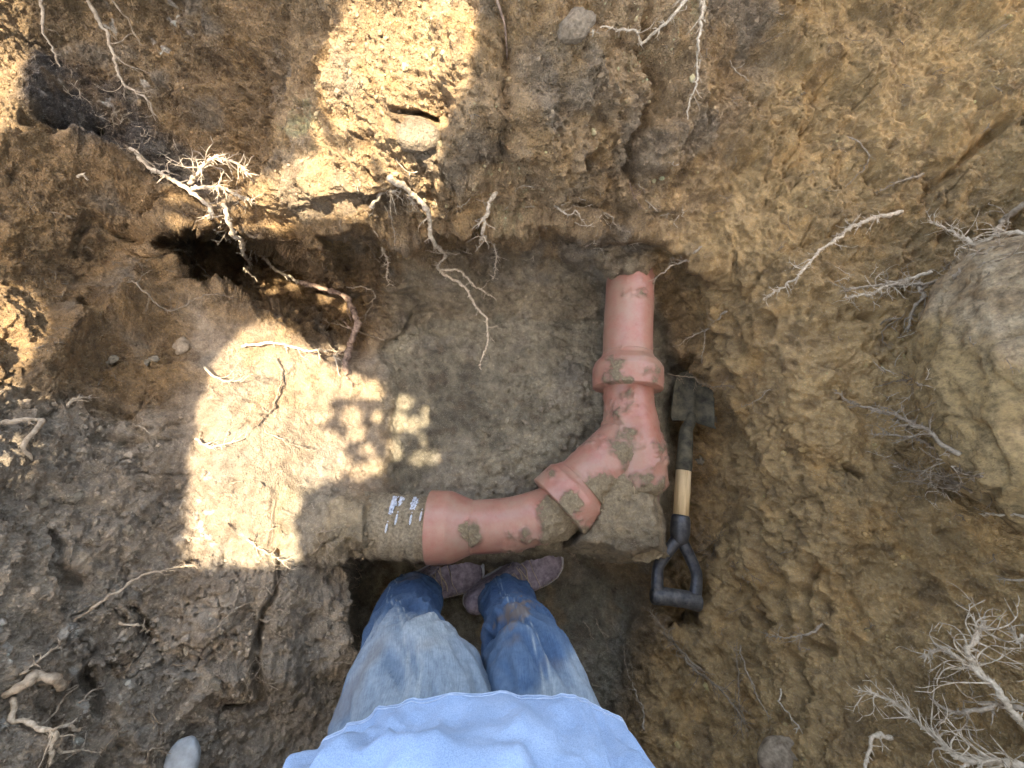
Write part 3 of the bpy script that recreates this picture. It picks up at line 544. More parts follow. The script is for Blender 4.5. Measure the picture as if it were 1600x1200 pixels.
R('root', 'forked pale root creeping over the bottom left corner', [(0, 1095, .01), (4, 1135, .02), (20, 1165, .03), (60, 1178, .03), (95, 1178, .03), (128, 1172, .02)], .0042, .0016, 8, .05, 2, 16, M_rootpale)
R('root', 'short root dropping down to the bottom left edge', [(22, 1166, .03), (30, 1185, .03), (42, 1215, .02)], .004, .003, 2, .03, 1, 6, M_rootpale)
R('root', 'straight slim root bent at the top beside the lower dark hole', [(42, 1138, .006), (75, 1116, .015), (105, 1092, .02), (130, 1074, .02), (104, 1080, .01)], .0022, .0013, 1, .03, 1, 2, M_root)
R('root', 'short double tipped root at the mouth of the lower dark hole', [(130, 1096, .02), (138, 1086, .025), (158, 1075, .02)], .0020, .0014, 4, .02, 1, 8, M_root)
R('root', 'curled white root like a small hook near the bottom left', [(86, 1138, .01), (100, 1132, .02), (118, 1140, .02), (130, 1136, .01)], .0030, .0024, 1, .02, 1, 3, M_rootpale)
R('root', 'thin straight rootlet between the hook root and the grey stone', [(152, 1172, .006), (170, 1150, .012), (184, 1132, .008)], .0018, .0010, 1, .02, 1, 2, M_rootdirty)
R('root', 'crooked rootlet cluster just above the grey stone', [(228, 1180, .008), (232, 1165, .015), (244, 1160, .018), (258, 1166, .01)], .0018, .0010, 7, .03, 1, 4, M_root)
R('root', 'small jagged rootlet right of the lower left hole', [(184, 1060, .006), (198, 1045, .015), (210, 1032, .01)], .0020, .0012, 3, .02, 1, 8, M_rootdirty)
R('root', 'bent woody root piece sticking out at the left edge', [(-20, 670, .02), (15, 670, .035), (46, 669, .045), (30, 690, .05), (18, 706, .05), (38, 726, .035)], .0050, .0040, 1, .03, 1, 6, M_root, 'thick roots', wig=.001)
R('root', 'arched pale rootlet left of the sunlit ledge', [(206, 662, .005), (225, 672, .015), (240, 685, .015), (252, 700, .005)], .0018, .0010, 3, .04, 1, 2, M_root)
R('root', 'pale ragged rootlet over the grey chalky soil on the left', [(102, 640, .01), (116, 628, .02), (138, 618, .02)], .0026, .0014, 6, .03, 2, 16, M_rootpale)
R('root', 'thin root hanging in the mouth of the dark cavity on its left', [(262, 395, .05), (290, 400, .07), (312, 420, .09), (342, 446, .09)], .0026, .0014, 5, .04, 1, 10, M_rootdirty)
R('root', 'wispy roots trailing along the lower rim of the dark cavity', [(175, 455, .02), (225, 478, .04), (260, 495, .05), (300, 480, .06), (340, 475, .06), (395, 480, .05)], .0020, .0009, 12, .05, 2, 10, M_rootdirty)
R('root', 'dark thin roots crossing inside the hollow right of the cavity', [(600, 535, .03), (570, 520, .05), (530, 508, .06), (505, 520, .05)], .0018, .0010, 6, .05, 1, 4, M_rootdirty)
R('root', 'faint arched root on the pit floor below the hollow', [(570, 556, .006), (596, 560, .015), (618, 576, .012), (636, 588, .004)], .0013, .0009, 3, .03, 1, 2, M_rootdirty)
R('root', 'white short root on the upper left of the brown hanging soil', [(118, 286, .01), (128, 280, .015), (136, 290, .012)], .0030, .0022, 2, .015, 0, 6, M_rootpale)
R('root', 'trident of short orange tinted rootlets on the top right wall', [(1152, 88, .006), (1158, 100, .02), (1172, 122, .02)], .0018, .0012, 5, .03, 0, 3, M_root)
R('root', 'dirt crusted root lying in the ochre gully on the right wall', [(1440, 275, .01), (1400, 288, .02), (1372, 300, .02)], .0034, .0018, 7, .02, 1, 30, M_rootdirty)
R('root', 'small pale squiggle root on the ochre wall above the bristly root', [(1312, 222, .008), (1340, 240, .012), (1350, 262, .012), (1322, 292, .008)], .0018, .0011, 5, .02, 1, 8, M_root)
R('root', 'curly pale root on the dark bank left of the boulder edge', [(1370, 512, .01), (1382, 506, .02), (1398, 505, .01), (1380, 520, .015), (1388, 540, .01)], .0022, .0012, 5, .02, 1, 12, M_rootdirty)
R('root', 'short brown root leaving the boulder edge at mid height', [(1442, 598, .02), (1410, 592, .03), (1370, 602, .02)], .0026, .0014, 7, .03, 1, 14, M_rootdirty)
R('root', 'lone pale root at the right edge below the boulder', [(1640, 806, .02), (1590, 804, .03), (1530, 803, .02)], .0028, .0016, 3, .03, 1, 8, M_rootpale)
R('root', 'pale bare root low at the right edge', [(1640, 905, .02), (1590, 904, .03), (1560, 908, .02)], .0028, .0016, 2, .03, 1, 6, M_root)
R('root', 'hanging root under the pipe end beside the left shoe', [(628, 866, .02), (640, 868, .10), (652, 886, .12), (664, 888, .13)], .0012, .0008, 3, .02, 1, 0, M_root)
R('root', 'pale rootlets trailing from the mud under the wye fitting', [(880, 852, .02), (895, 860, .04), (905, 872, .05), (906, 884, .04)], .0015, .0009, 8, .035, 1, 2, M_rootdirty)
# countable little rootlets, scattered along crack and rims
def rootlets(label, group, spots, L, m=None):
    for (x, y) in spots:
        a = random.uniform(0, 6.28); l = L * random.uniform(.6, 1.3)
        x2, y2, x3, y3 = x + l * math.cos(a), y + l * math.sin(a) * .7, x + 1.9 * l * math.cos(a + random.uniform(-.5, .5)), y + 1.9 * l * math.sin(a + random.uniform(-.5, .5)) * .7
        R('rootlet', label, [(x, y, .0), (x2, y2, .012), (x3, y3, .008)], .0011 * random.uniform(.7, 1.3), .0006, random.randint(1, 3), .022, 1, 1, m or M_root, group, 'rootlet', kids=False, wig=.0015)
ORD = 'first second third fourth fifth sixth seventh eighth ninth tenth eleventh twelfth thirteenth fourteenth fifteenth sixteenth seventeenth eighteenth nineteenth twentieth'.split()
def ordinal(n):
    if n <= 20: return ORD[n - 1]
    return {2: 'twenty', 3: 'thirty', 4: 'forty'}[n // 10] + '-' + ORD[n % 10 - 1] if n % 10 else {3: 'thirtieth', 4: 'fortieth'}[n // 10]
def rank_labels(group, base, key):
    os_ = sorted([o for o in bpy.data.objects if o.get('group') == group], key=key)
    for i, o in enumerate(os_): o['label'] = base.replace('#', 'topmost' if i == 0 else ('lowest' if i == len(os_) - 1 else ordinal(i + 1) + ' from top'))
def along(pl, n, jx, jy):
    out = []
    for k in range(n):
        t = random.random() * (len(pl) - 1); i = int(t); f = t - i
        out.append((pl[i][0] * (1 - f) + pl[i + 1][0] * f + random.uniform(-jx, jx), pl[i][1] * (1 - f) + pl[i + 1][1] * f + random.uniform(-jy, jy)))
    return out
rootlets('fine pale rootlet along the dark crack below the sunlit patch', 'rootlets along the dark crack', along([(445, 880), (420, 940), (408, 1000), (385, 1080), (365, 1130)], 26, 18, 14), 14)
rootlets('fine pale rootlet on the earth edge left of the jeans', 'rootlets on the earth edge left of the jeans', along([(556, 870), (553, 940), (548, 1010), (540, 1050)], 15, 9, 10), 11, M_rootpale)
rootlets('fine rootlet beside the muddy pipe end above the trench edge', 'rootlets beside the muddy pipe end', along([(470, 790), (500, 830), (490, 880)], 12, 20, 16), 14)
rootlets('hair thin rootlet hanging above the pit floor left of the upright pipe', 'rootlets left of the upright pipe', along([(650, 440), (760, 455), (850, 460), (920, 470)], 20, 20, 24), 12, M_rootdirty)
rootlets('small rootlet sticking out of the grey soil bottom left', 'rootlets in the grey soil bottom left', [(random.uniform(60, 500), random.uniform(900, 1190)) for _ in range(22)], 12, M_rootdirty)
rootlets('small rootlet sticking out of the brown soil at left', 'rootlets in the brown soil at left', [(random.uniform(20, 290), random.uniform(300, 860)) for _ in range(24)], 12, M_rootdirty)
rootlets('tiny rootlet on the sandy wall at the top', 'rootlets on the sandy top wall', [(random.uniform(440, 1150), random.uniform(20, 330)) for _ in range(22)], 9, M_rootdirty)
rootlets('small rootlet on the ochre right wall', 'rootlets on the ochre right wall', [(random.uniform(1120, 1580), random.uniform(40, 1150)) for _ in range(46)], 12, M_rootdirty)
rootlets('cream hair-fine rootlet hanging from the top wall', 'hair-fine rootlets hanging from the top wall', [(random.uniform(560, 1100), random.uniform(250, 400)) for _ in range(34)], 13, M_rootpale)
rootlets('cream hair-fine rootlet beside the boulder', 'hair-fine rootlets beside the boulder', along([(1250, 430), (1350, 470), (1420, 540), (1400, 640), (1440, 740), (1500, 790)], 34, 40, 30), 15, M_rootpale)
rootlets('fine rootlet lying on the sunlit ledge', 'rootlets on the sunlit ledge', [(random.uniform(320, 470), random.uniform(560, 850)) for _ in range(9)], 13, M_root)
rootlets('brown rootlet bristling in the hollow right of the shovel handle', 'rootlets right of the shovel', along([(1095, 780), (1120, 830), (1110, 900), (1170, 900)], 18, 22, 16), 12, M_rootdirty)
rootlets('brown rootlet under the lip of the sandy wall', 'rootlets under the lip of the wall', along([(520, 350), (600, 385), (700, 380), (800, 350), (900, 368), (1000, 385)], 18, 16, 14), 12, M_rootdirty)

ky = lambda o: proj(np.array(o.data.vertices[0].co[:]))[1]
for g_, b_ in (('rootlets along the dark crack', 'fine pale rootlet along the dark crack, # of its row'), ('rootlets on the earth edge left of the jeans', 'pale rootlet on the earth edge beside the jeans, # of its row'), ('rootlets beside the muddy pipe end', 'fine rootlet left of the muddy pipe end, # of those there'),
    ('rootlets left of the upright pipe', 'hair thin rootlet left of the upright pipe, # of those there'), ('rootlets in the grey soil bottom left', 'small rootlet in the grey soil at bottom left, # there'), ('rootlets in the brown soil at left', 'small muddy rootlet in the brown soil at left, # there'),
    ('rootlets on the sandy top wall', 'tiny rootlet on the sandy wall at the top, # there'), ('rootlets on the ochre right wall', 'small muddy rootlet on the ochre right wall, # there'), ('rootlets on the sunlit ledge', 'fine rootlet lying on the sunlit ledge, # there'), ('rootlets right of the shovel', 'brown rootlet in the hollow right of the shovel, # there'), ('hair-fine rootlets hanging from the top wall', 'cream hair-fine rootlet hanging from the top wall, # there'), ('hair-fine rootlets beside the boulder', 'cream hair-fine rootlet in the wall beside the boulder, # there'), ('rootlets under the lip of the wall', 'brown rootlet under the wall lip, # there')): rank_labels(g_, b_, ky)
# ------------------------------------------------------------------ stones
M_stone = simple_noise_mat('sandy_stone', (.15, .105, .058), (.30, .22, .13), 150, .95, .006)
M_grey = simple_noise_mat('grey_stone', (.25, .25, .22), (.40, .40, .36), 50, .7, .001)
M_purple = simple_noise_mat('purple_stone', (.07, .05, .04), (.22, .16, .11), 90, .9, .006)
stone('stone', 'smooth tan stone set in the wall near the top centre', 876, 58, -.002, .028, (1.2, .75, .7), .75, M_stone, 11, .16)
sun_stone = stone('stone', 'flat round sandy stone under the dark slot in the sunlit wall', 662, 205, -.020, .042, (1.15, .8, .6), -.1, M_soil, 12, .08); attr(sun_stone, 'Col', np.full((len(sun_stone.data.vertices), 3), 1.) * np.array([.40, .30, .18])); attr(sun_stone, 'Grit', np.ones(len(sun_stone.data.vertices)))
stone('stone', 'smooth pale grey stone cut by the bottom edge left of the shirt', 285, 1190, .02, .028, (.95, 1.3, .6), -.1, M_grey, 17, .05)
stone('stone', 'tiny round cream pebble against the boulder edge', 1470, 674, .03, .009, (.8, 1.0, .6), .3, M_grey, 18, .04)
stone('stone', 'blurred round tan stone at the bottom edge right of the shirt', 1236, 1200, -.018, .04, (1.1, 1, .6), 0, M_rootdirty, 19, .08)
stone('stone', 'grey rounded stone in the dark bank left of the sunlit ledge', 288, 546, -.006, .018, (.9, 1.1, .6), 0, M_rootdirty, 21, .1)
M_clod = simple_noise_mat('dry_earth', (.11, .085, .05), (.24, .19, .12), 160, .95, .003)
for k, (x, y) in enumerate([(230, 572), (246, 570), (845, 640), (861, 632), (795, 700), (880, 700), (820, 660), (905, 700), (1075, 690), (1090, 720), (635, 775), (655, 770), (1118, 655), (760, 560), (890, 560), (110, 780), (60, 790), (200, 830), (330, 1060), (175, 560)]):
    stone('clod', 'small crumbled clod of dry earth lying on the pit soil', x, y, .000, random.uniform(.006, .012), (1.15, .9, .55), random.random() * 3, M_clod, 30 + k, .32, 'crumbled clods of earth', 3, 'clod')

rank_labels('crumbled clods of earth', 'small crumbled clod of dry earth on the pit soil, # of the clods', lambda o: proj(np.array(o.location))[1])
rootlets('pale stub of root poking out of the dark humus bank', 'rootlets in the dark humus bank', along([(60, 60), (120, 130), (210, 190), (300, 260), (260, 250), (140, 170)], 28, 26, 22), 10)
rank_labels('rootlets in the dark humus bank', 'pale root stub in the dark humus bank, # of those there', ky)
bm = bmesh.new(); bmesh.ops.create_icosphere(bm, subdivisions=1, radius=1); IV = np.array([v.co[:] for v in bm.verts]); IF = np.array([[v.index for v in f.verts] for f in bm.faces]); bm.free()
NC = 24000; qi = rng.integers(0, nyy, NC * 3); qj = rng.integers(0, nxx, NC * 3)
wt = (.18 + .9 * w_crumb + .45 * w_bl + .5 * w_tl + .4 * w_top + .15 * w_right + .45 * w_mid + .3 * tr)[qi, qj] * (.35 + 1.3 * sstep(-.15, .35, perlin(P[qi, qj] * 6, 801))); kp = rng.random(NC * 3) < wt * .6; qi, qj = qi[kp][:NC], qj[kp][:NC]
n_ = len(qi); sz = .0011 * (1 - rng.random(n_)) ** -.42; sz = np.clip(sz, 0, .0065); bas = P[qi, qj] + N[qi, qj] * (sz * .25)[:, None]
def rotm(n):
    q = rng.normal(0, 1, (n, 4)); q /= np.linalg.norm(q, axis=1)[:, None]; w_, x, y, z = q.T
    return np.stack([1 - 2 * (y * y + z * z), 2 * (x * y - z * w_), 2 * (x * z + y * w_), 2 * (x * y + z * w_), 1 - 2 * (x * x + z * z), 2 * (y * z - x * w_), 2 * (x * z - y * w_), 2 * (y * z + x * w_), 1 - 2 * (x * x + y * y)], -1).reshape(n, 3, 3)
sh3 = (IV[None] * (1 + rng.uniform(-.32, .32, (n_, len(IV), 1)))) * rng.uniform(.6, 1.25, (n_, 1, 3)); CV = np.einsum('nij,nvj->nvi', rotm(n_), sh3) * sz[:, None, None] + bas[:, None]
cr = meshobj('soil_crumbs', CV.reshape(-1, 3), (IF[None] + (np.arange(n_) * len(IV))[:, None, None]).reshape(-1, 3), M_soil, None, False)
attr(cr, 'Col', np.repeat(np.clip(col[qi, qj] * rng.uniform(.8, 1.45, (n_, 1)), .03, .6), len(IV), 0)); tag(cr, 'loose crumbs of dry soil scattered over the pit walls and floor', 'soil crumbs', kind='stuff')
# ------------------------------------------------------------------ pipes
def pipe_part(name, path, rad, blobs, parent, base=-.25, mudamp=.004, k=110, mth=M_pipe, seed=0, capped=True, inner=None):
    path = np.asarray(path); V_, F_ = tube(path, rad, k, capped); px_, py_ = proj(V_)
    m = base + .55 * fbm(V_ * 17, 4, 200 + seed) + .3 * fbm(V_ * 60, 3, 205 + seed)
    for bx, by, br, s_ in blobs: m = np.maximum(m, s_ * (1 - (np.hypot(px_ - bx, py_ - by) / br) ** 2) + .48 * fbm(V_ * 32, 5, 210 + seed, .6))
    n_ = V_ - np.repeat(path, k, 0)[:len(V_) - (2 if capped else 0)] if not capped else np.vstack([V_[:-2] - np.repeat(path, k, 0), np.zeros((2, 3))])
    n_ /= np.linalg.norm(n_, axis=1)[:, None] + 1e-9
    t_ = sstep(.0, .6, m); V_ = V_ + n_ * (t_ * (mudamp + mudamp * .8 * fbm(V_ * 90, 3, 215) + mudamp * .9 * fbm(V_ * 28, 3, 216) * (m > -.1)))[:, None]
    mb = MB(); mb.add(V_, F_); o = mb.build(name, mth, parent); attr(o, 'mud', m); return o
def ppath(pts, n=None, step=.003): return catmull([pos(np.array(float(a)), np.array(float(b_)), np.array(float(c_))) for a, b_, c_ in pts], step)
def prof(path, stops):
    s_ = np.concatenate([[0], np.cumsum(np.linalg.norm(np.diff(path, axis=0), axis=1))]); return np.interp(s_, [a for a, _ in stops], [b_ for _, b_ in stops]), s_
RP = .060; RU = .0632
def pthing(name, loc, label, group='pipe lengths and fittings'): return empty(name, loc, label, 'pipe', group)
# upright pipe entering the far wall, bell at its near end
up = ppath([(985, 395, .245), (984, 450, .24), (981, 520, .235), (980, 608, .225)]); L = np.linalg.norm(np.diff(up, axis=0), axis=1).sum()
t1 = pthing('drain_pipe', Vector(up[0]), 'upper orange-brown plastic pipe running straight into the far wall')
cut = int(len(up) * (1 - .085 / L)); pipe_part('pipe_barrel', up[:cut + 2], RU, [(965, 560, 24, .5), (1000, 455, 20, .3)], t1, -.55, seed=1)
ub = up[cut - 3:]; r_, s_ = prof(ub, [(0, RU), (.012, .067), (.030, .083), (.045, .0885), (.075, .0885), (.090, .087), (1, .087)])
pipe_part('socket', ub, r_, [(958, 592, 22, .7), (980, 598, 14, .8), (1018, 585, 20, .5), (960, 566, 20, .5)], t1, -.25, .002, seed=2)
# wye fitting: run, branch and branch socket
t2 = pthing('wye_fitting', Vector(pos(np.array(985.), np.array(700.), np.array(.2))), 'wide muddy orange-brown wye fitting in the corner beside the shovel')
run = ppath([(981, 600, .222), (984, 650, .215), (991, 720, .206), (996, 790, .196), (1000, 840, .184), (1001, 858, .172)])
r_, s_ = prof(run, [(0, .0615), (.055, .062), (.09, .067), (.14, .069), (.21, .075), (.245, .075), (.262, .066), (.275, .045), (1, .04)])
mudw = [(975, 640, 34, .35), (975, 690, 32, .5), (955, 800, 80, 1.1), (1000, 820, 80, 1.2), (1010, 860, 40, .9), (1015, 760, 40, .8), (950, 840, 70, 1.4), (1035, 700, 30, .5)]; mudw = [(x_ + 6 * math.sin(i * 2.1), y_, r_2 * .9, s_2) for i, (x_, y_, r_2, s_2) in enumerate(mudw)]
pipe_part('run', run, r_, mudw, t2, -.2, .006, seed=3)
br_ = ppath([(996, 664, .20), (968, 696, .213), (935, 730, .222), (905, 760, .222), (872, 792, .222)]); Lb = np.linalg.norm(np.diff(br_, axis=0), axis=1).sum()
r_, s_ = prof(br_, [(0, .058), (.05, .064), (Lb - .085, .067), (Lb - .065, .076), (Lb - .055, .083), (Lb, .084), (Lb + 1, .084)])
cb = int(len(br_) * (1 - .075 / Lb))
pipe_part('branch', br_[:cb + 1], r_[:cb + 1], [(945, 745, 16, .7), (960, 790, 70, 1.2), (985, 700, 38, .8), (925, 738, 14, .4)], t2, -.22, seed=4)
pipe_part('socket', br_[cb - 1:], r_[cb - 1:], [(890, 788, 26, 1.0), (902, 830, 26, .9), (862, 740, 10, .5)], t2, -.3, .003, seed=5)
th_ = ppath([(975, 715, .20), (957, 770, .205), (946, 806, .196), (942, 832, .178), (940, 846, .160)]); r_, s_ = prof(th_, [(0, .05), (.05, .064), (.13, .068), (.17, .052), (.20, .035), (1, .03)])
pipe_part('throat', th_, r_, [(950, 800, 90, 1.2), (960, 850, 60, 1.2)], t2, -.1, .006, seed=9)
# bend and its socket towards the left
t3 = pthing('pipe_bend', Vector(pos(np.array(800.), np.array(820.), np.array(.22))), 'lower curved orange-brown pipe passing over the shoes with bell at its left end')
be = ppath([(905, 765, .222), (885, 782, .222), (862, 799, .222), (835, 809, .222), (800, 818, .222), (760, 822, .222), (715, 823, .222), (672, 823, .222)]); Lb = np.linalg.norm(np.diff(be, axis=0), axis=1).sum()
r_, s_ = prof(be, [(0, RP), (Lb - .100, RP), (Lb - .085, .065), (Lb - .058, .077), (Lb - .048, .0805), (Lb, .0815), (Lb + 1, .0815)])
cb = int(len(be) * (1 - .100 / Lb)); blo = [(734, 832, 25, 1.1), (862, 800, 30, 1.0), (868, 830, 34, 1.2), (885, 840, 30, 1.3), (825, 838, 18, .5), (800, 850, 22, .35)]
pipe_part('pipe_barrel', be[:cb + 2], r_[:cb + 2], blo, t3, -.42, .0045, seed=6)
pipe_part('socket', be[cb - 1:], r_[cb - 1:], [(728, 832, 18, .8)], t3, -.6, .002, seed=7)
lp = ppath([(682, 826, .222), (640, 824, .222), (600, 821, .222), (550, 818, .22), (500, 815, .215)])
t4 = pthing('muddy_pipe', Vector(lp[0]), 'grey pipe end caked in sandy mud with a row of white slots')
s_ = np.concatenate([[0], np.cumsum(np.linalg.norm(np.diff(lp, axis=0), axis=1))])
M_greypipe = simple_noise_mat('mud_caked_pipe', (.12, .09, .05), (.31, .24, .14), 170, .95, .004)
r_ = .0685 + .0018 * np.tanh(8 * np.sin(s_ * 2 * math.pi / .032)); pipe_part('pipe_barrel', lp, r_, [(600, 830, 120, 1.5)], t4, .6, .003, k=90, mth=M_greypipe, seed=8)
M_white = simple_noise_mat('white_plastic', (.30, .30, .27), (.66, .66, .64), 240, .5, .0003)
M_foil = simple_noise_mat('scraped_white_foil', (.10, .10, .10), (.72, .74, .75), 160, .45, .001, .5)
def on_pipe(px_, py_, lift=.001):
    r = rays(px_, py_); best = None; o_ = CAM      # nearest point of the grey pipe on the sight line
    for t in np.arange(.6, 1.3, .002):
        q = o_ + r * t; i = np.argmin(((lp - q) ** 2).sum(1)); d = np.linalg.norm(lp[i] - q)
        if d < .0735 + lift: return q, (q - lp[i]) / d
    return None, None
for (x0, y0, x1, y1) in [(605, 818, 602, 833), (621, 803, 617, 820), (643, 804, 640, 820), (659, 799, 656, 814)]:
    pts_ = [on_pipe(x0 + (x1 - x0) * k / 7, y0 + (y1 - y0) * k / 7, .002)[0] for k in range(8)]
    mb = MB(); mb.add(*tube(np.array(pts_), np.array([.001, .0021, .0024, .0025, .0025, .0024, .0021, .001]), 8)); mb.build('slot', M_white, t4)
    pts_ = [on_pipe(x0 + 1 - .2 * k, y0 - 4 + k * .9, .0015)[0] for k in range(3)]
    mb = MB(); mb.add(*tube(np.array(pts_), np.array([.0008, .0018, .0008]), 8)); mb.build('slot', M_white, t4)
def patch_on_pipe(pl, name, m):
    cx_, cy_ = np.mean([p[0] for p in pl]), np.mean([p[1] for p in pl]); mb = MB(); nu, nv = 14, 10; vs_ = []
    for i in range(nu):
        for j in range(nv):
            u, v = i / (nu - 1), j / (nv - 1); a = np.array(pl[0]) * (1 - u) + np.array(pl[1]) * u; b_ = np.array(pl[3]) * (1 - u) + np.array(pl[2]) * u; q = a * (1 - v) + b_ * v
            q = q + np.array([2.0 * math.sin(i * 1.7 + j), 1.6 * math.sin(j * 2.1 + i * 1.3)]) * (1 if i in (0, nu - 1) or j in (0, nv - 1) else .2)
            p_, n_ = on_pipe(q[0], q[1], .001)
            edge = i in (0, nu - 1) or j in (0, nv - 1)
            if p_ is None: p_ = on_pipe(q[0], q[1] + 4, .001)[0]
            if p_ is None: p_ = vs_[-1]
            vs_.append(p_ - (np.array([0, 0, .003]) if edge else 0))
    mb.add(np.array(vs_), grid_faces(nu, nv)); mb.build(name, m, t4)
patch_on_pipe([(613, 776), (622, 776), (614, 800), (605, 806)], 'scraped_strip', M_foil)
patch_on_pipe([(624, 777), (634, 777), (630, 790), (622, 790)], 'scraped_strip', M_foil)
patch_on_pipe([(645, 777), (656, 777), (648, 797), (640, 795)], 'scraped_strip', M_foil)

# ------------------------------------------------------------------ shovel
M_steel = simple_noise_mat('dark_muddy_steel', (.030, .026, .016), (.13, .108, .062), 34, .8, .0018, .25)
M_black = simple_noise_mat('black_plastic_with_dried_mud', (.006, .007, .012), (.085, .078, .065), 70, .35, .0010, .5)
M_blackmud = simple_noise_mat('scuffed_black_plastic', (.012, .012, .014), (.13, .115, .09), 60, .5, .0014, .4)
def wood():
    m, t, b = mat('light_ash_wood', .55, .3); g = t.nodes.new('ShaderNodeTexCoord').outputs['Object']; mp = t.nodes.new('ShaderNodeMapping'); mp.inputs['Scale'].default_value = (160, 8, 160); t.links.new(g, mp.inputs[0])
    n = nz(t, 1, 4, .6, mp.outputs[0]); r = ramp(t, n.outputs[0], [(.3, (.36, .22, .09)), (.5, (.60, .42, .20)), (.7, (.68, .50, .27))]); t.links.new(r.outputs[0], b.inputs['Base Color']); return m
M_wood = wood()
Gp = pos(np.array(1056.), np.array(934.), np.array(.125)); Tp = pos(np.array(1072.), np.array(672.), np.array(.125))
ydir = Vector(Tp - Gp); Lsh = ydir.length; ydir.normalize(); zdir = Vector((.05, 0, 1)); xdir = ydir.cross(zdir).normalized(); zdir = xdir.cross(ydir).normalized()
sh = empty('shovel', Vector(Gp), 'short D-handled shovel with light wooden shaft lying right of the pipes', 'shovel')
sh.rotation_euler = Matrix((xdir, ydir, zdir)).transposed().to_euler()
def local(mb, name, m):                    # meshes given in the shovel's own frame
    V_, F_ = mb.get(); tri = F_[:, 2] == F_[:, 3]; me = bpy.data.meshes.new(name); me.from_pydata(V_.tolist(), [], [tuple(f[:3]) if t else tuple(f) for f, t in zip(F_.tolist(), tri)])
    me.polygons.foreach_set('use_smooth', [True] * len(me.polygons)); me.materials.append(m); o = bpy.data.objects.new(name, me); C.objects.link(o); o.parent = sh; return o
# grip: a hollow cross bar, two arms meeting in the neck
def lathe(path, rad, k=32): return tube(np.array(path), np.array(rad), k, True)
g_ = MB(); V_, F_ = tube(np.array([(-.058, -.004, 0), (-.054, -.004, 0), (-.02, -.001, 0), (.02, .001, 0), (.054, 0, 0), (.058, 0, 0)]), [.0185, .0210, .0200, .0200, .0215, .0195], 32, False); g_.add(V_, F_)
V_, F_ = tube(np.array([(.058, 0, 0), (.046, 0, 0), (.030, 0, 0)]), [.0195, .0150, .0140], 32, True); g_.add(V_, F_)
V_, F_ = tube(np.array([(-.058, -.004, 0), (-.0585, -.004, 0)]), [.0185, .002], 32, True); g_.add(V_, F_); local(g_, 'grip', M_blackmud)
for sx in (-1, 1):
    pts_ = catmull([(sx * .046, .006, 0), (sx * .049, .035, 0), (sx * .047, .065, 0), (sx * .030, .097, 0), (sx * .012, .125, 0), (sx * .002, .145, 0)], .003)
    V_, F_ = tube(pts_, np.interp(np.arange(len(pts_)), [0, len(pts_) * .3, len(pts_)], [.0150, .0135, .0150]), 20); g2 = MB(); g2.add(V_ * np.array([1, 1, .9]), F_); local(g2, 'grip_arm', M_black if sx > 0 else M_black)
g_ = MB(); g_.add(*lathe([(0, .118, 0), (0, .130, 0), (0, .150, 0), (0, .175, 0), (0, .190, 0), (0, .196, 0)], [.008, .0200, .0240, .0240, .0220, .0180])); local(g_, 'neck', M_black)
g_ = MB(); g_.add(*lathe([(0, .19, 0), (0, .25, 0), (0, .318, 0)], [.0190, .0195, .0190])); local(g_, 'shaft', M_wood)
sp = catmull([(0, .308, 0), (0, .35, 0), (.0015, .385, -.002), (.006, .42, -.012), (.014, .445, -.010), (.020, .47, -.016)], .004)
g_ = MB(); g_.add(*tube(sp, np.interp(np.arange(len(sp)), [0, 2, len(sp) * .6, len(sp) - 1], [.0198, .0208, .0185, .012]), 24)); local(g_, 'blade_socket', M_steel)
nu, nv = 26, 30; bl = []
for j in range(nv):
    v = j / (nv - 1); wd = .062 * (1 - .10 * v) if v < .6 else .062 * (.916) * math.sqrt(max(0, 1 - ((v - .6) / .4) ** 2.4)) * .97 + .002
    for i in range(nu):
        u = i / (nu - 1) * 2 - 1; x = u * wd; y = .448 + .155 * v - (.010 * (u * u) if v < .1 else 0)
        z = -.020 + .012 * u * u - .004 * v + .012 * math.exp(-(u * 5) ** 2) * (1 - v) ** .5 * (v < .8)
        if v < .05: z += .007
        bl.append((x * math.cos(.0) + .020, y, z))
bl = np.array(bl); fb = grid_faces(nv, nu); top = bl + np.array([0, 0, .0014]); bot = bl - np.array([0, 0, .0014])
ring_ = np.concatenate([np.arange(nu), np.arange(1, nv) * nu + nu - 1, (nv - 1) * nu + np.arange(nu - 2, -1, -1), np.arange(nv - 2, 0, -1) * nu])
side = np.stack([ring_, np.roll(ring_, -1), np.roll(ring_, -1) + len(bl), ring_ + len(bl)], -1)
g_ = MB(); g_.add(np.vstack([top, bot]), np.vstack([fb, fb[:, ::-1] + len(bl), side])); bld = local(g_, 'blade', M_steel)
bpy.context.view_layer.update()

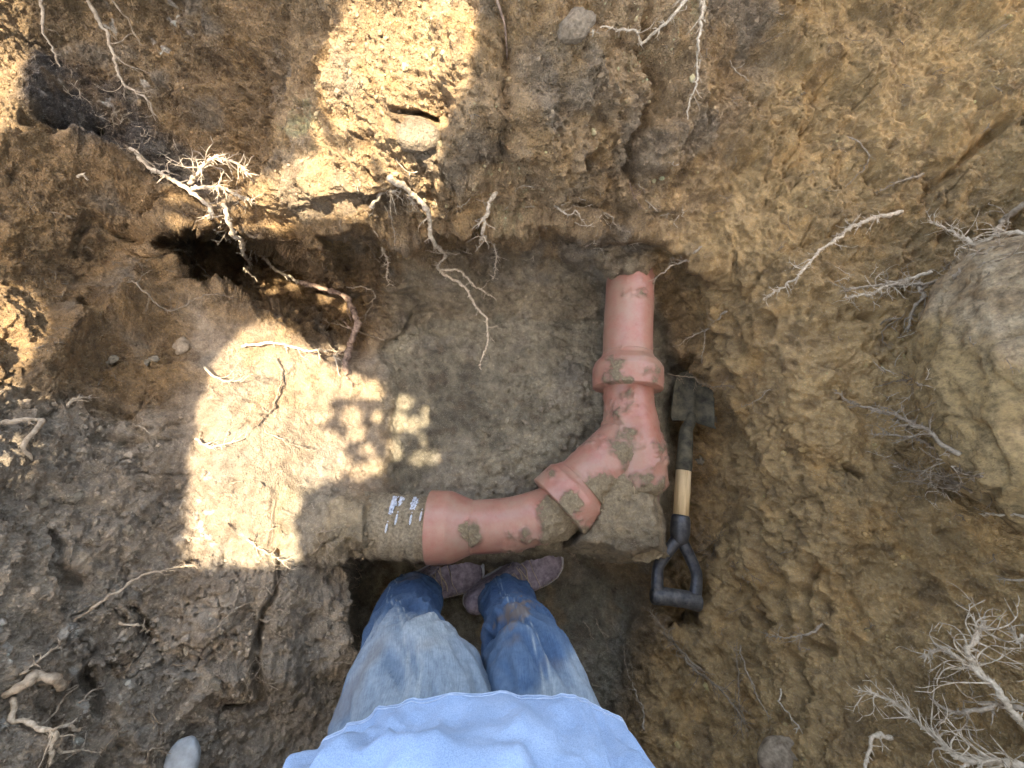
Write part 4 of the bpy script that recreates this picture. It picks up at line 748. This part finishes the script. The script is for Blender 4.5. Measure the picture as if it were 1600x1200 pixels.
# ------------------------------------------------------------------ person
def denim():
    m, t, b = mat('blue_denim', .9, .15); g = objcoord(t); a = t.nodes.new('ShaderNodeAttribute'); a.attribute_name = 'fade_and_light'
    n = nz(t, 130, 6, .75, g); r = ramp(t, a.outputs['Fac'], [(0, (.034, .060, .108)), (.4, (.072, .112, .166)), (.75, (.165, .20, .225)), (1, (.28, .30, .285))])
    r2 = ramp(t, n.outputs[0], [(.3, (.72, .72, .75)), (.5, (1, 1, 1)), (.7, (1.3, 1.28, 1.24))]); c = mix(t, r.outputs[0], r2.outputs[0], .8, 'MULTIPLY')
    uv = t.nodes.new('ShaderNodeAttribute'); uv.attribute_name = 'weave'; mp = t.nodes.new('ShaderNodeMapping'); mp.inputs['Scale'].default_value = (420, 60, 1); t.links.new(uv.outputs['Vector'], mp.inputs[0])
    n3 = nz(t, 1, 3, .6, mp.outputs[0]); r3 = ramp(t, n3.outputs[0], [(.35, (.80, .82, .86)), (.62, (1.2, 1.19, 1.15))]); c = mix(t, c, r3.outputs[0], .7, 'MULTIPLY')
    st_ = t.nodes.new('ShaderNodeAttribute'); st_.attribute_name = 'stain'; c = mix(t, c, (.17, .12, .075), st_.outputs['Fac'])
    t.links.new(c, b.inputs['Base Color']); b1 = bump(t, b, n3.outputs[0], .0012, .6); bump(t, b, n.outputs[0], .0015, .5, b1); return m
M_denim = denim()
def cotton():
    m, t, b = mat('pale_blue_cotton', .9, .15); g = objcoord(t); n = nz(t, 18, 4, .6, g); r = ramp(t, n.outputs[0], [(.3, (.31, .405, .53)), (.7, (.39, .475, .58))]); w_ = nz(t, 900, 2, .5, g); r2 = ramp(t, w_.outputs[0], [(.3, (.80, .80, .83)), (.7, (1.14, 1.14, 1.14))])
    c = mix(t, r.outputs[0], r2.outputs[0], 1, 'MULTIPLY'); t.links.new(c, b.inputs['Base Color']); b1 = bump(t, b, w_.outputs[0], .0004, .5); n4 = nz(t, 22, 4, .55, g); bump(t, b, n4.outputs[0], .010, .6, b1); return m
M_cotton = cotton()
M_suede = simple_noise_mat('grey_purple_suede', (.13, .10, .105), (.33, .27, .275), 70, .9, .0012)
M_sole = simple_noise_mat('grey_rubber_sole', (.34, .32, .30), (.52, .49, .45), 40, .8, .0008)
M_lace = simple_noise_mat('tan_lace', (.32, .24, .15), (.5, .40, .28), 90, .9, .0003)
M_stitch = simple_noise_mat('pale_thread', (.35, .40, .46), (.55, .60, .66), 90, .9, .0002)
M_skin = simple_noise_mat('skin', (.42, .24, .16), (.52, .31, .22), 40, .55, .0004)
M_hair = simple_noise_mat('brown_hair', (.04, .025, .015), (.09, .055, .03), 200, .7, .003)
per = empty('person', (-.08, -.25, 0), 'person in blue jeans, pale blue t-shirt and grey suede shoes standing in the trench', 'person')
LEG = {'L': [(-.250, -.226, .052, .074, .056), (-.246, -.226, .10, .070, .058), (-.238, -.228, .17, .070, .058), (-.222, -.230, .27, .070, .059), (-.200, -.232, .36, .066, .062), (-.180, -.234, .42, .062, .066), (-.160, -.236, .475, .064, .071), (-.136, -.250, .54, .092, .078), (-.112, -.290, .62, .102, .080), (-.110, -.335, .72, .090, .068), (-.110, -.345, .80, .06, .06)],
       'R': [(-.018, -.232, .056, .068, .052), (-.014, -.231, .10, .064, .054), (-.006, -.228, .17, .059, .057), (.000, -.228, .27, .055, .059), (.008, -.229, .37, .053, .062), (.016, -.232, .45, .056, .066), (.030, -.248, .54, .064, .074), (.040, -.290, .62, .074, .078), (.032, -.335, .72, .070, .068), (.030, -.345, .80, .06, .06)]}
def leg(side, seed):
    k = 150; P_ = catmull([np.array(p) for p in LEG[side]], .004); c_ = P_[:, :3]; n_ = len(c_); th = np.linspace(0, 2 * math.pi, k, endpoint=False)
    TH, S_ = np.meshgrid(th, np.arange(n_)); z = c_[:, 2][:, None] + 0 * TH; ex = np.cos(TH); ey = np.sin(TH)
    q = np.stack([ex * 1.3 + seed, ey * 1.3, z * 10], -1)
    r_ = .0045 * fbm(q, 3, 400 + seed)
    # stacked folds over the shoe, creases behind and over the knee
    fold = np.exp(-((z - .12) / .065) ** 2) * .0075 * np.sin(z * 170 + 2.2 * np.sin(TH + seed) + 2.5 * fbm(q * .8, 2, 410))
    zz1 = z + .10 * ex * (1 if side == 'L' else -1) + .05 * ey; kn = np.exp(-((z - .44) / .12) ** 2) * .0105 * ridged(np.stack([ex * 1.1 + seed, ey * 1.1, zz1 * 16], -1), 2, 411)
    up_ = np.exp(-((z - .64) / .09) ** 2) * .0085 * ridged(np.stack([ex * 1.0 + seed, ey * 1.0, (z - .22 * ex) * 11], -1), 2, 413)
    vf = .0030 * fbm(np.stack([ex * 3.2 + 5, ey * 3.2, z * 5], -1), 3, 412 + seed); r_ = r_ + fold + kn + up_ + vf * 1.3
    rx = P_[:, 3][:, None] + r_; ry = P_[:, 4][:, None] + r_
    seam = np.zeros_like(TH)
    for sa in ((1.75 if side == 'R' else 1.9), -1.6):
        dd = np.abs((TH - sa - .25 * np.sin(z * 7) + math.pi) % (2 * math.pi) - math.pi) * .07; rx = rx + .0022 * np.exp(-(dd / .0028) ** 2); ry = ry + .0022 * np.exp(-(dd / .0028) ** 2); seam += 2.0 * np.exp(-((dd - .005) / .0010) ** 2)
    hem = np.exp(-((z - .070) / .004) ** 2) * 2; V_ = np.stack([c_[:, 0][:, None] + rx * ex, c_[:, 1][:, None] + ry * ey, c_[:, 2][:, None] + (.018 * np.maximum(0, ex * .8 + ey * .9) + .010 * fbm(q[..., :] * .8, 2, 5)) * np.exp(-((z - .03) / .05) ** 2)], -1)
    F_ = grid_faces(n_, k, True); V2 = V_.reshape(-1, 3); px_, py_ = proj(V2)
    fade_and_light = .10 + .05 * fbm(V2 * 40, 4, 421) + (sstep(.44, .50, z) * .52 * (.55 + .6 * sstep(-.3, .8, ey)) * (1 if side == 'L' else .30)).ravel() + (seam * .35).ravel() + (.5 * np.clip((fold + kn + up_) / .006, 0, 1)).ravel() * .35 + (hem * .25).ravel()
    if side == 'L': fade_and_light += .28 * sstep(60, 0, np.hypot((px_ - 675), (py_ - 985) * 1.2)) * .9
    else: fade_and_light += .45 * sstep(20, -10, sdf([(820, 1100), (905, 1010), (960, 1110)], px_, py_) + 8 * fbm(V2 * 30, 2, 4))  # sun strip on the outer right thigh painted into the denim colour
    stain = np.zeros(len(V2))
    if side == 'R': stain = sstep(.15, .75, 1.15 - np.hypot((px_ - 803) / 30, (py_ - 958) / 24 + (px_ - 803) / 60) + .8 * fbm(V2 * 55, 3, 433)) * .75
    stain = np.maximum(stain, .35 * sstep(.25, .7, fbm(V2 * 9, 3, 440) + .3 * sstep(.16, .05, V2[:, 2])))
    return V2, F_, np.clip(fade_and_light, 0, 1), stain, np.stack([(TH / 6.28).ravel(), V2[:, 2], np.zeros(len(V2))], -1)
mb = MB(); A_, B_, W_ = [], [], []
for s_, sd in (('L', 1), ('R', 5)):
    a = leg(s_, sd); mb.add(a[0], a[1]); A_.append(a[2]); B_.append(a[3]); W_.append(a[4])
# seat of the jeans, under the shirt
zz = np.linspace(.78, .92, 40); th = np.linspace(0, 2 * math.pi, 120, endpoint=False); TH, ZZ = np.meshgrid(th, zz)
pw = lambda c: np.sign(c) * np.abs(c) ** .8
V_ = np.stack([-.04 + .16 * pw(np.cos(TH)) * (1 - .1 * sstep(.8, .92, ZZ)), -.345 + .075 * pw(np.sin(TH)), ZZ + .02 * np.cos(TH) ** 2], -1).reshape(-1, 3); mb.add(V_, grid_faces(40, 120, True)); A_.append(np.full(len(V_), .4)); B_.append(np.zeros(len(V_))); W_.append(np.stack([(TH / 6.28).ravel() * 2, V_[:, 2], 0 * V_[:, 2]], -1))
je = mb.build('jeans', M_denim, per); attr(je, 'fade_and_light', np.concatenate(A_)); attr(je, 'stain', np.concatenate(B_)); attr(je, 'weave', np.vstack(W_))
# t-shirt: torso tube with folds, plus sleeves
def sect(z):                               # half width, y centre, half depth
    return np.interp(z, [.66, .74, .84, .95, 1.05, 1.18, 1.30, 1.36, 1.40, 1.42], [.198, .200, .200, .195, .19, .20, .20, .16, .09, .065]), np.interp(z, [.66, .74, .84, .95, 1.05, 1.30, 1.42], [-.330, -.332, -.340, -.352, -.37, -.42, -.44]), np.interp(z, [.66, .74, .84, .95, 1.05, 1.18, 1.30, 1.36, 1.42], [.145, .143, .136, .128, .120, .118, .105, .085, .062])
zz = np.linspace(.668, 1.42, 260); th = np.linspace(0, 2 * math.pi, 260, endpoint=False); TH, ZZ = np.meshgrid(th, zz); hx, yc, hy = sect(ZZ); hx = hx - .014; hy = hy - .026
ex, ey = np.cos(TH), np.sin(TH); q = np.stack([ex * 2.2, ey * 2.2, ZZ * 6], -1)
fo = .0050 * fbm(q, 3, 500) + .0065 * np.sin(ZZ * 46 + ex * 5.5 + 3 * fbm(q * .5, 2, 503)) * np.exp(-((ZZ - .78) / .10) ** 2) * (.4 + .6 * sstep(-.2, .6, np.sin(TH + .4))) + .004 * fbm(np.stack([ex * 5, ey * 5, ZZ * 3], -1), 2, 505) * np.exp(-((ZZ - .68) / .09) ** 2)
fo = fo + (.016 * sstep(-.02, .02, ZZ - .765 - .09 * (ex + .1) + .02 * fbm(q * .8, 2, 507)) * np.exp(-np.maximum(0, ZZ - .765 - .09 * (ex + .1)) / .09) * (ey > 0) * sstep(.69, .77, ZZ) + .014 * ridged(np.stack([ex * 2.2 + ZZ * 5, ey * .8, ZZ * 7 - ex * 3], -1), 2, 509) * np.exp(-((ZZ - .78) / .12) ** 2)) * sstep(-.1, .5, ey)
e_ = .72; V_ = np.stack([-.035 + (hx + fo) * np.sign(ex) * np.abs(ex) ** e_, yc + (hy + fo) * np.sign(ey) * np.abs(ey) ** e_, ZZ + (.010 * fbm(np.stack([ex, ey, 0 * ex], -1) * 1.3, 2, 510) - .012 * ex - .012) * sstep(.76, .655, ZZ)], -1)
tm = MB(); outer = V_.reshape(-1, 3); tm.add(outer, grid_faces(260, 260, True)); inn = V_[:10].copy(); cen_ = np.array([-.035, -.33, 0]); inn[..., :2] = cen_[:2] + (inn[..., :2] - cen_[:2]) * .985; inn = inn.reshape(-1, 3)
tm.add(inn, grid_faces(10, 260, True)[:, ::-1]); j = np.arange(260); j2 = (j + 1) % 260
tm.add(np.vstack([V_[0], inn[:260]]), np.stack([j2, j, j + 260, j2 + 260], -1))
ARM = {-1: [(-.205, -.42, 1.30), (-.265, -.43, 1.13), (-.285, -.43, 1.02), (-.300, -.40, .89), (-.305, -.375, .77)], 1: [(.135, -.41, 1.30), (.205, -.36, 1.13), (.225, -.31, 1.00), (.17, -.15, 1.09), (.11, -.045, 1.185)]}
for s_ in (-1, 1):
    a = [np.array(p) for p in ARM[s_]]; ps = catmull([a[0] - np.array([s_ * .04, 0, -.02]), a[0], (a[0] + a[1]) / 2, a[1]], .006); tm.add(*tube(ps, np.interp(np.arange(len(ps)), [0, len(ps) * .3, len(ps) - 1], [.07, .068, .066]) * (1 + .03 * np.sin(np.arange(len(ps)) * .7)), 40, False))
ts = tm.build('t_shirt', M_cotton, per)
hl = MB()
for dz in (.016, .021):
    ii = int(np.argmin(abs(zz - (.655 + dz)))); lp_ = V_[ii] + np.stack([ex[ii], ey[ii], 0 * ex[ii]], -1) * .0006; hl.add(*tube(lp_, .0008, 4, False))
hl.build('hem_stitching', M_stitch, ts)
# body under the clothes, one skinned surface
def skinbody():
    v = []; e = []; r = []
    def add(p, rad, par=None):
        v.append(tuple(p)); r.append(rad); i = len(v) - 1
        if par is not None: e.append((par, i))
        return i
    pel = add((-.04, -.35, .86), .075); sp1 = add((-.035, -.37, 1.0), .078, pel); sp2 = add((-.035, -.40, 1.18), .085, sp1); ch = add((-.035, -.43, 1.30), .075, sp2); nk = add((-.035, -.41, 1.42), .052, ch)
    hd0 = add((-.035, -.385, 1.49), .060, nk); hd1 = add((-.035, -.375, 1.56), .078, hd0); hd2 = add((-.035, -.39, 1.63), .070, hd1)
    for s_ in 'LR':
        p = pel; L_ = LEG[s_]
        for q_, rad in ((9, .055), (6, .048), (5, .042), (3, .038), (1, .030), (0, .030)): p = add(L_[q_][:3], rad, p)
    for s_ in (-1, 1):
        a = ARM[s_]; p = add((np.array(a[0]) * .85 + np.array([-.035, -.42, 1.31]) * .15), .055, ch); p = add(a[1], .044, p); p = add(a[2], .038, p); p = add(a[3], .032, p); p = add(a[4], .024, p)
        if s_ > 0:                         # right hand closed round the end of the phone
            pc = np.array(a[4]) + np.array([-.012, .035, .022]); p = add(pc, .020, p)
            for f_ in range(4):
                b0 = pc + np.array([-.004, .018 - f_ * .016, .004]); q1 = add(b0, .0095, p); q2 = add(b0 + np.array([-.018, .006, .012 + .002 * f_]), .0088, q1); add(b0 + np.array([-(.036 - .003 * f_), .006, .010]), .0078, q2)
            b0 = pc + np.array([-.010, -.030, .0]); q1 = add(b0, .011, p); add(b0 + np.array([-.020, .010, .016]), .0095, q1)
        else:                              # left hand hanging relaxed, fingers slightly curled
            pc = np.array(a[4]) + np.array([.004, .008, -.050]); p = add(pc, .022, p)
            for f_ in range(4):
                b0 = pc + np.array([.002, .030 - f_ * .019, -.034]); q1 = add(b0, .0095, p); q2 = add(b0 + np.array([.006, .003, -.030 + .003 * abs(f_ - 1)]), .0088, q1); add(b0 + np.array([.018, .004, -.052 + .004 * abs(f_ - 1)]), .0076, q2)
            b0 = pc + np.array([.006, .034, .008]); q1 = add(b0, .011, p); add(b0 + np.array([.012, .016, -.030]), .0092, q1)
    me = bpy.data.meshes.new('body'); me.from_pydata(v, e, []); o = bpy.data.objects.new('body', me); C.objects.link(o)
    sk = o.modifiers.new('skin', 'SKIN'); sk.use_smooth_shade = True; sd_ = o.modifiers.new('sub', 'SUBSURF'); sd_.levels = 2; sd_.render_levels = 2
    for i, rad in enumerate(r): me.skin_vertices[0].data[i].radius = (rad, rad)
    me.skin_vertices[0].data[0].use_root = True
    dg = bpy.context.evaluated_depsgraph_get(); m2 = bpy.data.meshes.new_from_object(o.evaluated_get(dg)); bpy.data.objects.remove(o)
    m2.materials.clear(); m2.materials.append(M_skin); o = bpy.data.objects.new('body', m2); C.objects.link(o); o.parent = per; o.matrix_parent_inverse = Matrix.Translation(-per.location); return o
body = skinbody()
def ell(c_, r_, cut=None, n=32):
    u = np.linspace(0, math.pi, n); v = np.linspace(0, 2 * math.pi, n, endpoint=False); U, Vv = np.meshgrid(u, v, indexing='ij')
    X_ = np.stack([r_[0] * np.sin(U) * np.cos(Vv), r_[1] * np.sin(U) * np.sin(Vv), r_[2] * np.cos(U)], -1)
    if cut is not None: X_[..., 2] = np.maximum(X_[..., 2], cut + .03 * np.maximum(0, X_[..., 1] / r_[1]) * 2)
    return (X_ + np.array(c_)).reshape(-1, 3), grid_faces(n, n, True)
hb = MB(); hb.add(*ell((-.035, -.400, 1.60), (.084, .100, .090), -.06)); hb.build('hair', M_hair, per)
M_eye = simple_noise_mat('eye_white', (.7, .7, .68), (.8, .8, .78), 20, .2, 0)
for s_ in (-1, 1):
    eb = MB(); eb.add(*ell((-.035 + s_ * .031, -.306, 1.565), (.013, .010, .010), n=16)); eb.build('eye', M_eye, per)
# the shoes
def shoe(heel, toe, flip, parent):
    h_, t_ = np.array(heel), np.array(toe); d = t_ - h_; Ls = np.linalg.norm(d); d /= Ls; nrm = np.array([-d[1], d[0]]) * flip      # nrm: towards the inner side of the foot
    root_ = empty('shoe', (h_[0], h_[1], 0), None, None); root_.parent = parent; root_.matrix_parent_inverse = Matrix.Translation(-parent.location)
    del_ = [k_ for k_ in ('label', 'category') if k_ in root_]
    s = np.linspace(0, 1, 70); half = np.interp(s, [0, .02, .08, .2, .4, .6, .75, .86, .94, .98, 1], [.004, .020, .033, .040, .041, .048, .053, .051, .039, .022, .003]); cx = np.interp(s, [0, .3, .7, 1], [0, .001, .006, .012])
    def W(x, y, z): p = h_ + d * x + nrm * y; return (p[0], p[1], z)
    # sole
    k = 40; th = np.linspace(0, 2 * math.pi, 90, endpoint=False)
    ou = []; full = [(s[i] * Ls, cx[i] + half[i]) for i in range(70)] + [(s[i] * Ls, cx[i] - half[i]) for i in range(68, 0, -1)]
    full = np.array(full); n_ = len(full); cen2 = full.mean(0); V_ = []
    for sc, z in ((.92, .000), (1.03, .003), (1.05, .012), (1.05, .022), (1.01, .027), (.9, .028)):
        for x, y in full:
            cc = np.array([x, (cx[int(min(69, x / Ls * 69))])]); yy = cc[1] + (y - cc[1]) * sc; xx = cen2[0] + (x - cen2[0]) * (1 + (sc - 1) * .4); V_.append(W(xx, yy, z))
    V_ = np.array(V_); mb = MB(); F_ = grid_faces(6, n_, True); mb.add(V_, F_)
    for lay_, z in ((0, 0), (5, 0)):
        c_i = lay_ * n_; mid = V_[c_i:c_i + n_]; a = np.arange(n_ // 2); fa = []
        for i in range(69): 
            p, q, r2, s2 = i, i + 1, (n_ - i - 1) % n_, (n_ - i) % n_
            fa.append((p, q, r2, s2))
        mb.add(mid, np.array(fa))
    mb.build('sole', M_sole, root_)
    # upper: half-loft over the sole
    m_ = 48; hgt = np.interp(s, [0, .03, .10, .25, .36, .45, .6, .75, .88, .96, 1], [.030, .075, .092, .088, .094, .086, .068, .054, .045, .036, .022])
    a = np.linspace(-math.pi / 2, math.pi / 2, m_); U_ = []
    for i in range(70):
        for t in a:
            y = math.sin(t); z = max(0, math.cos(t)) ** (.62 if s[i] > .5 else .45); hh = hgt[i] - .022
            yy = cx[i] + half[i] * .985 * y * (1 - .22 * z * (s[i] < .55)); zz_ = .022 + hh * z
            U_.append(W(s[i] * Ls * .985 + .002, yy, zz_))
    U_ = np.array(U_); U_ += (U_ - U_.mean(0)) / np.linalg.norm(U_ - U_.mean(0), axis=1)[:, None] * (.0016 * fbm(U_ * 35, 3, 600) + .0012 * ridged(U_ * 50, 2, 601))[:, None]
    mb = MB(); mb.add(U_, grid_faces(70, m_)); mb.build('upper', M_suede, root_)
    def on(si, t): i = int(si * 69); return U_[i * m_ + int((t + 1) / 2 * (m_ - 1))]
    def out(p_): c0 = np.array([*W(.5 * Ls, 0, 0)]); q = np.array(p_); return q + np.array([0, 0, .0016])
    # stitched toe cap and edge, laces and tongue
    mb = MB()
    edge = [out(on(.50 + .47 * k_ / 14, -.80)) for k_ in range(15)] + [out(on(.97 - .47 * k_ / 14, .80)) for k_ in range(15)]
    P_ = catmull(edge, .0015)
    for i in range(0, len(P_) - 3, 5): mb.add(*tube(P_[i:i + 3], .0011, 5))
    P_ = catmull([out(on(.70, t)) for t in np.linspace(-.75, .75, 11)], .002); mb.add(*tube(P_, .0009, 5)); mb.build('stitching', M_lace, root_)
    mb = MB()
    for q in range(4):
        s0 = .43 + q * .055; P_ = catmull([out(on(s0, -.42)) + np.array([0, 0, .001]), out(on(s0 + .03, -.1)) + np.array([0, 0, .003]), out(on(s0 + .045, .15)) + np.array([0, 0, .003]), out(on(s0 + .03, .42)) + np.array([0, 0, .001])], .002); mb.add(*tube(P_, .0017, 7))
        P_ = catmull([out(on(s0 + .04, -.42)), out(on(s0 + .02, 0.)) + np.array([0, 0, .002]), out(on(s0 - .01, .42))], .002); mb.add(*tube(P_, .0015, 7))
    mb.build('lace', M_lace, root_)
    mb = MB(); 
    for sg_ in (-1, 1):
        P_ = catmull([out(on(.38, sg_ * .45)), out(on(.5, sg_ * .42)), out(on(.62, sg_ * .38))], .003); mb.add(*tube(P_, .0026, 7))
    mb.build('eyelet_strip', M_suede, root_)
    return root_
shoe((-.126, -.254), (.140, -.132), 1, per)
shoe((-.338, -.246), (-.084, -.142), -1, per)
# the phone held over the pit (its lens is the camera)
bm = bmesh.new(); bmesh.ops.create_cube(bm, size=1); bmesh.ops.scale(bm, vec=(.150, .074, .008), verts=bm.verts); bmesh.ops.bevel(bm, geom=bm.edges[:], offset=.003, segments=3, affect='EDGES'); me = bpy.data.meshes.new('phone'); bm.to_mesh(me); bm.free()
ph = bpy.data.objects.new('phone', me); C.objects.link(ph); ph.location = (-.01, -.015, 1.222); ph.rotation_euler = (PITCH, 0, 0); me.materials.append(M_black); tag(ph, 'slim dark phone held level in the right hand above the trench', 'phone')

# ------------------------------------------------------------------ added unseen leaf canopy over the pit: gaps cut to shape the sun patches
PATCH = [[(295, 878), (300, 760), (303, 715), (315, 640), (345, 560), (385, 515), (420, 497), (445, 510), (480, 545), (520, 578), (560, 590), (590, 603), (596, 622), (560, 622), (528, 612), (506, 636), (496, 680), (488, 715), (484, 745), (466, 760), (462, 795), (448, 820), (462, 850), (460, 876), (380, 882)],
         [(560, -40), (745, -60), (738, 60), (725, 130), (700, 180), (680, 220), (690, 260), (660, 275), (640, 240), (610, 265), (570, 230), (505, 170), (500, 95), (535, 45)],
         [(412, 300), (440, 268), (475, 252), (520, 236), (565, 245), (590, 290), (600, 325), (560, 340), (500, 335), (430, 335)],
         [(600, 250), (660, 290), (690, 320), (660, 340), (620, 320)],
         [(-160, 430), (10, 452), (50, 470), (62, 500), (45, 560), (18, 620), (-160, 650)], [(-160, -100), (30, -100), (38, 60), (25, 200), (-160, 210)], [(-160, 680), (8, 690), (12, 760), (-160, 770)]]
DOTS = [(502, 648, 12), (512, 686, 15), (492, 722, 17), (534, 694, 7), (540, 722, 7), (488, 752, 12), (550, 650, 13), (556, 676, 12), (575, 704, 9), (520, 735, 14), (524, 712, 8), (560, 738, 12), (588, 730, 12), (632, 630, 10), (624, 660, 13), (646, 664, 9), (667, 645, 7), (666, 660, 5), (617, 708, 9), (613, 690, 6), (654, 717, 9), (677, 713, 9), (660, 687, 5), (664, 689, 4), (505, 215, 10), (525, 205, 8), (548, 210, 8), (490, 200, 6), (590, 650, 7)]
sv = np.array(SUN)
lit3 = [surf(a, b_, c_) for a, b_, c_ in [(305, 295, .07), (325, 272, .09), (352, 256, .10), (385, 264, .10), (400, 276, .09), (340, 300, .1), (360, 330, .1), (395, 316, .09), (365, 380, .12), (385, 420, .13), (402, 440, .14), (330, 345, .1), (430, 412, .08), (500, 455, .09), (535, 465, .1), (515, 543, .08), (490, 548, .06)]] + [np.array(pos(np.array(a), np.array(b_), np.array(c_))) for a, b_, c_ in [(882., 1012., .54), (905., 1030., .56), (915., 1050., .58), (930., 1080., .60)]]
ZC = 3.0
cx0, cy0 = sv[0] / sv[2] * (ZC - .3), sv[1] / sv[2] * (ZC - .3); gs = .009
ux = np.arange(cx0 - 1.5, cx0 + 1.5, gs); uy = np.arange(cy0 - 1.3, cy0 + 1.7, gs); HX, HY = np.full((len(uy), len(ux)), -9e3), np.full((len(uy), len(ux)), -9e3)
dn = Vector(-sv)
for i, y in enumerate(uy):
    for j_, x in enumerate(ux):
        h = BV.ray_cast(Vector((x, y, ZC)), dn, 8.0)[0]
        if h is not None: HX[i, j_], HY[i, j_] = proj(np.array(h))
LT = np.zeros(HX.shape, bool)
for a, b_, r_ in DOTS: LT |= (HX - a) ** 2 + (HY - b_) ** 2 < (r_ * 1.0 + .5) ** 2
for pl in PATCH: LT |= sdf(pl, HX, HY) < 2
UX, UY = np.meshgrid(ux, uy)
for q in lit3:
    c_ = q + sv * ((ZC - q[2]) / sv[2]); LT |= (UX - c_[0]) ** 2 + (UY - c_[1]) ** 2 < .018 ** 2
def dil(A, r):
    o_ = A.copy()
    for d_ in range(1, r + 1): o_ = o_ | np.roll(A, d_, 0) | np.roll(A, -d_, 0)
    p_ = o_.copy()
    for d_ in range(1, r + 1): p_ = p_ | np.roll(o_, d_, 1) | np.roll(o_, -d_, 1)
    return p_
far = dil(LT, 5); near = dil(LT, 11)
NB, NS = 50000, 420000; NL = NB + NS; lx = rng.uniform(ux[0], ux[-1], NL); ly = rng.uniform(uy[0], uy[-1], NL)
lz = rng.normal(0, .04, NL); size = np.where(np.arange(NL) < NB, rng.uniform(.06, .09, NL), rng.uniform(.018, .030, NL)); ang_ = rng.uniform(0, 6.28, NL)
ii = np.clip(((ly - uy[0]) / gs).astype(int), 0, len(uy) - 1); jj = np.clip(((lx - ux[0]) / gs).astype(int), 0, len(ux) - 1); keep = np.where(np.arange(NL) < NB, ~far[ii, jj], near[ii, jj] & ~LT[ii, jj])
for ox, oy in ((.5, 0), (-.5, 0), (0, .5), (0, -.5), (.25, 0), (-.25, 0)):
    qx = lx + ox * size * np.cos(ang_) - oy * size * .6 * np.sin(ang_); qy = ly + ox * size * np.sin(ang_) + oy * size * .6 * np.cos(ang_)
    ii = np.clip(np.round((qy - uy[0]) / gs).astype(int), 0, len(uy) - 1); jj = np.clip(np.round((qx - ux[0]) / gs).astype(int), 0, len(ux) - 1); keep &= ~LT[ii, jj]
print('LEAVES', keep.sum())
lx, ly, lz, size, ang_ = [a[keep] for a in (lx, ly, lz, size, ang_)]; sh_ = sv / sv[2]
cxyz = np.stack([lx + sh_[0] * lz, ly + sh_[1] * lz, ZC + lz], -1); u_ = np.stack([np.cos(ang_), np.sin(ang_), rng.normal(0, .15, len(lx))], -1) * size[:, None] * .5; v_ = np.stack([-np.sin(ang_), np.cos(ang_), rng.normal(0, .15, len(lx))], -1) * size[:, None] * .32
LV = np.stack([cxyz - u_, cxyz - u_ * .2 - v_, cxyz + u_, cxyz - u_ * .2 + v_], 1).reshape(-1, 3); LF = np.arange(len(LV)).reshape(-1, 4)
M_leaf = simple_noise_mat('leaf', (.035, .075, .02), (.07, .13, .03), 12, .6, 0)
tr_ = empty('added_canopy', (2.6, -1.2, .98), 'added unseen leaf canopy over the pit, gaps cut to shape sun patches', 'added_canopy')
lo = meshobj('canopy_leaves', LV, LF, M_leaf, None, False); lo.parent = tr_; lo.matrix_parent_inverse = Matrix.Translation(-tr_.location)
bk = MB(); tp = catmull([(2.6, -1.2, .9), (2.5, -1.1, 1.8), (2.2, -.95, 2.7), (1.9, -.7, 3.5)], .08); bk.add(*tube(tp, np.linspace(.12, .06, len(tp)), 16)); bk.build('added_trunk', M_bark, tr_)
for k in range(9):
    a = -math.pi + .5 + k * .24; e_ = np.array([1.9 + 2.4 * math.cos(a) * random.uniform(.6, 1), -.7 + 2.0 * math.sin(a) * -1 * .7, 3.62]); bp = catmull([(1.9, -.7, 3.45), ((1.9 + e_[0]) / 2, (-.7 + e_[1]) / 2, 3.7), tuple(e_)], .08)
    q = np.array([[np.round((p[1] - sh_[1] * (p[2] - ZC) - uy[0]) / gs), np.round((p[0] - sh_[0] * (p[2] - ZC) - ux[0]) / gs)] for p in bp]).astype(int); ok = [not (0 <= i < len(uy) and 0 <= j_ < len(ux) and LT[max(0, i - 4):i + 5, max(0, j_ - 4):j_ + 5].any()) for i, j_ in q]
    n_ = next((i for i, o_ in enumerate(ok) if not o_), len(ok))
    if n_ > 3: bb = MB(); bb.add(*tube(bp[:n_], np.linspace(.035, .008, n_), 8)); bb.build('added_limb', M_bark, tr_)
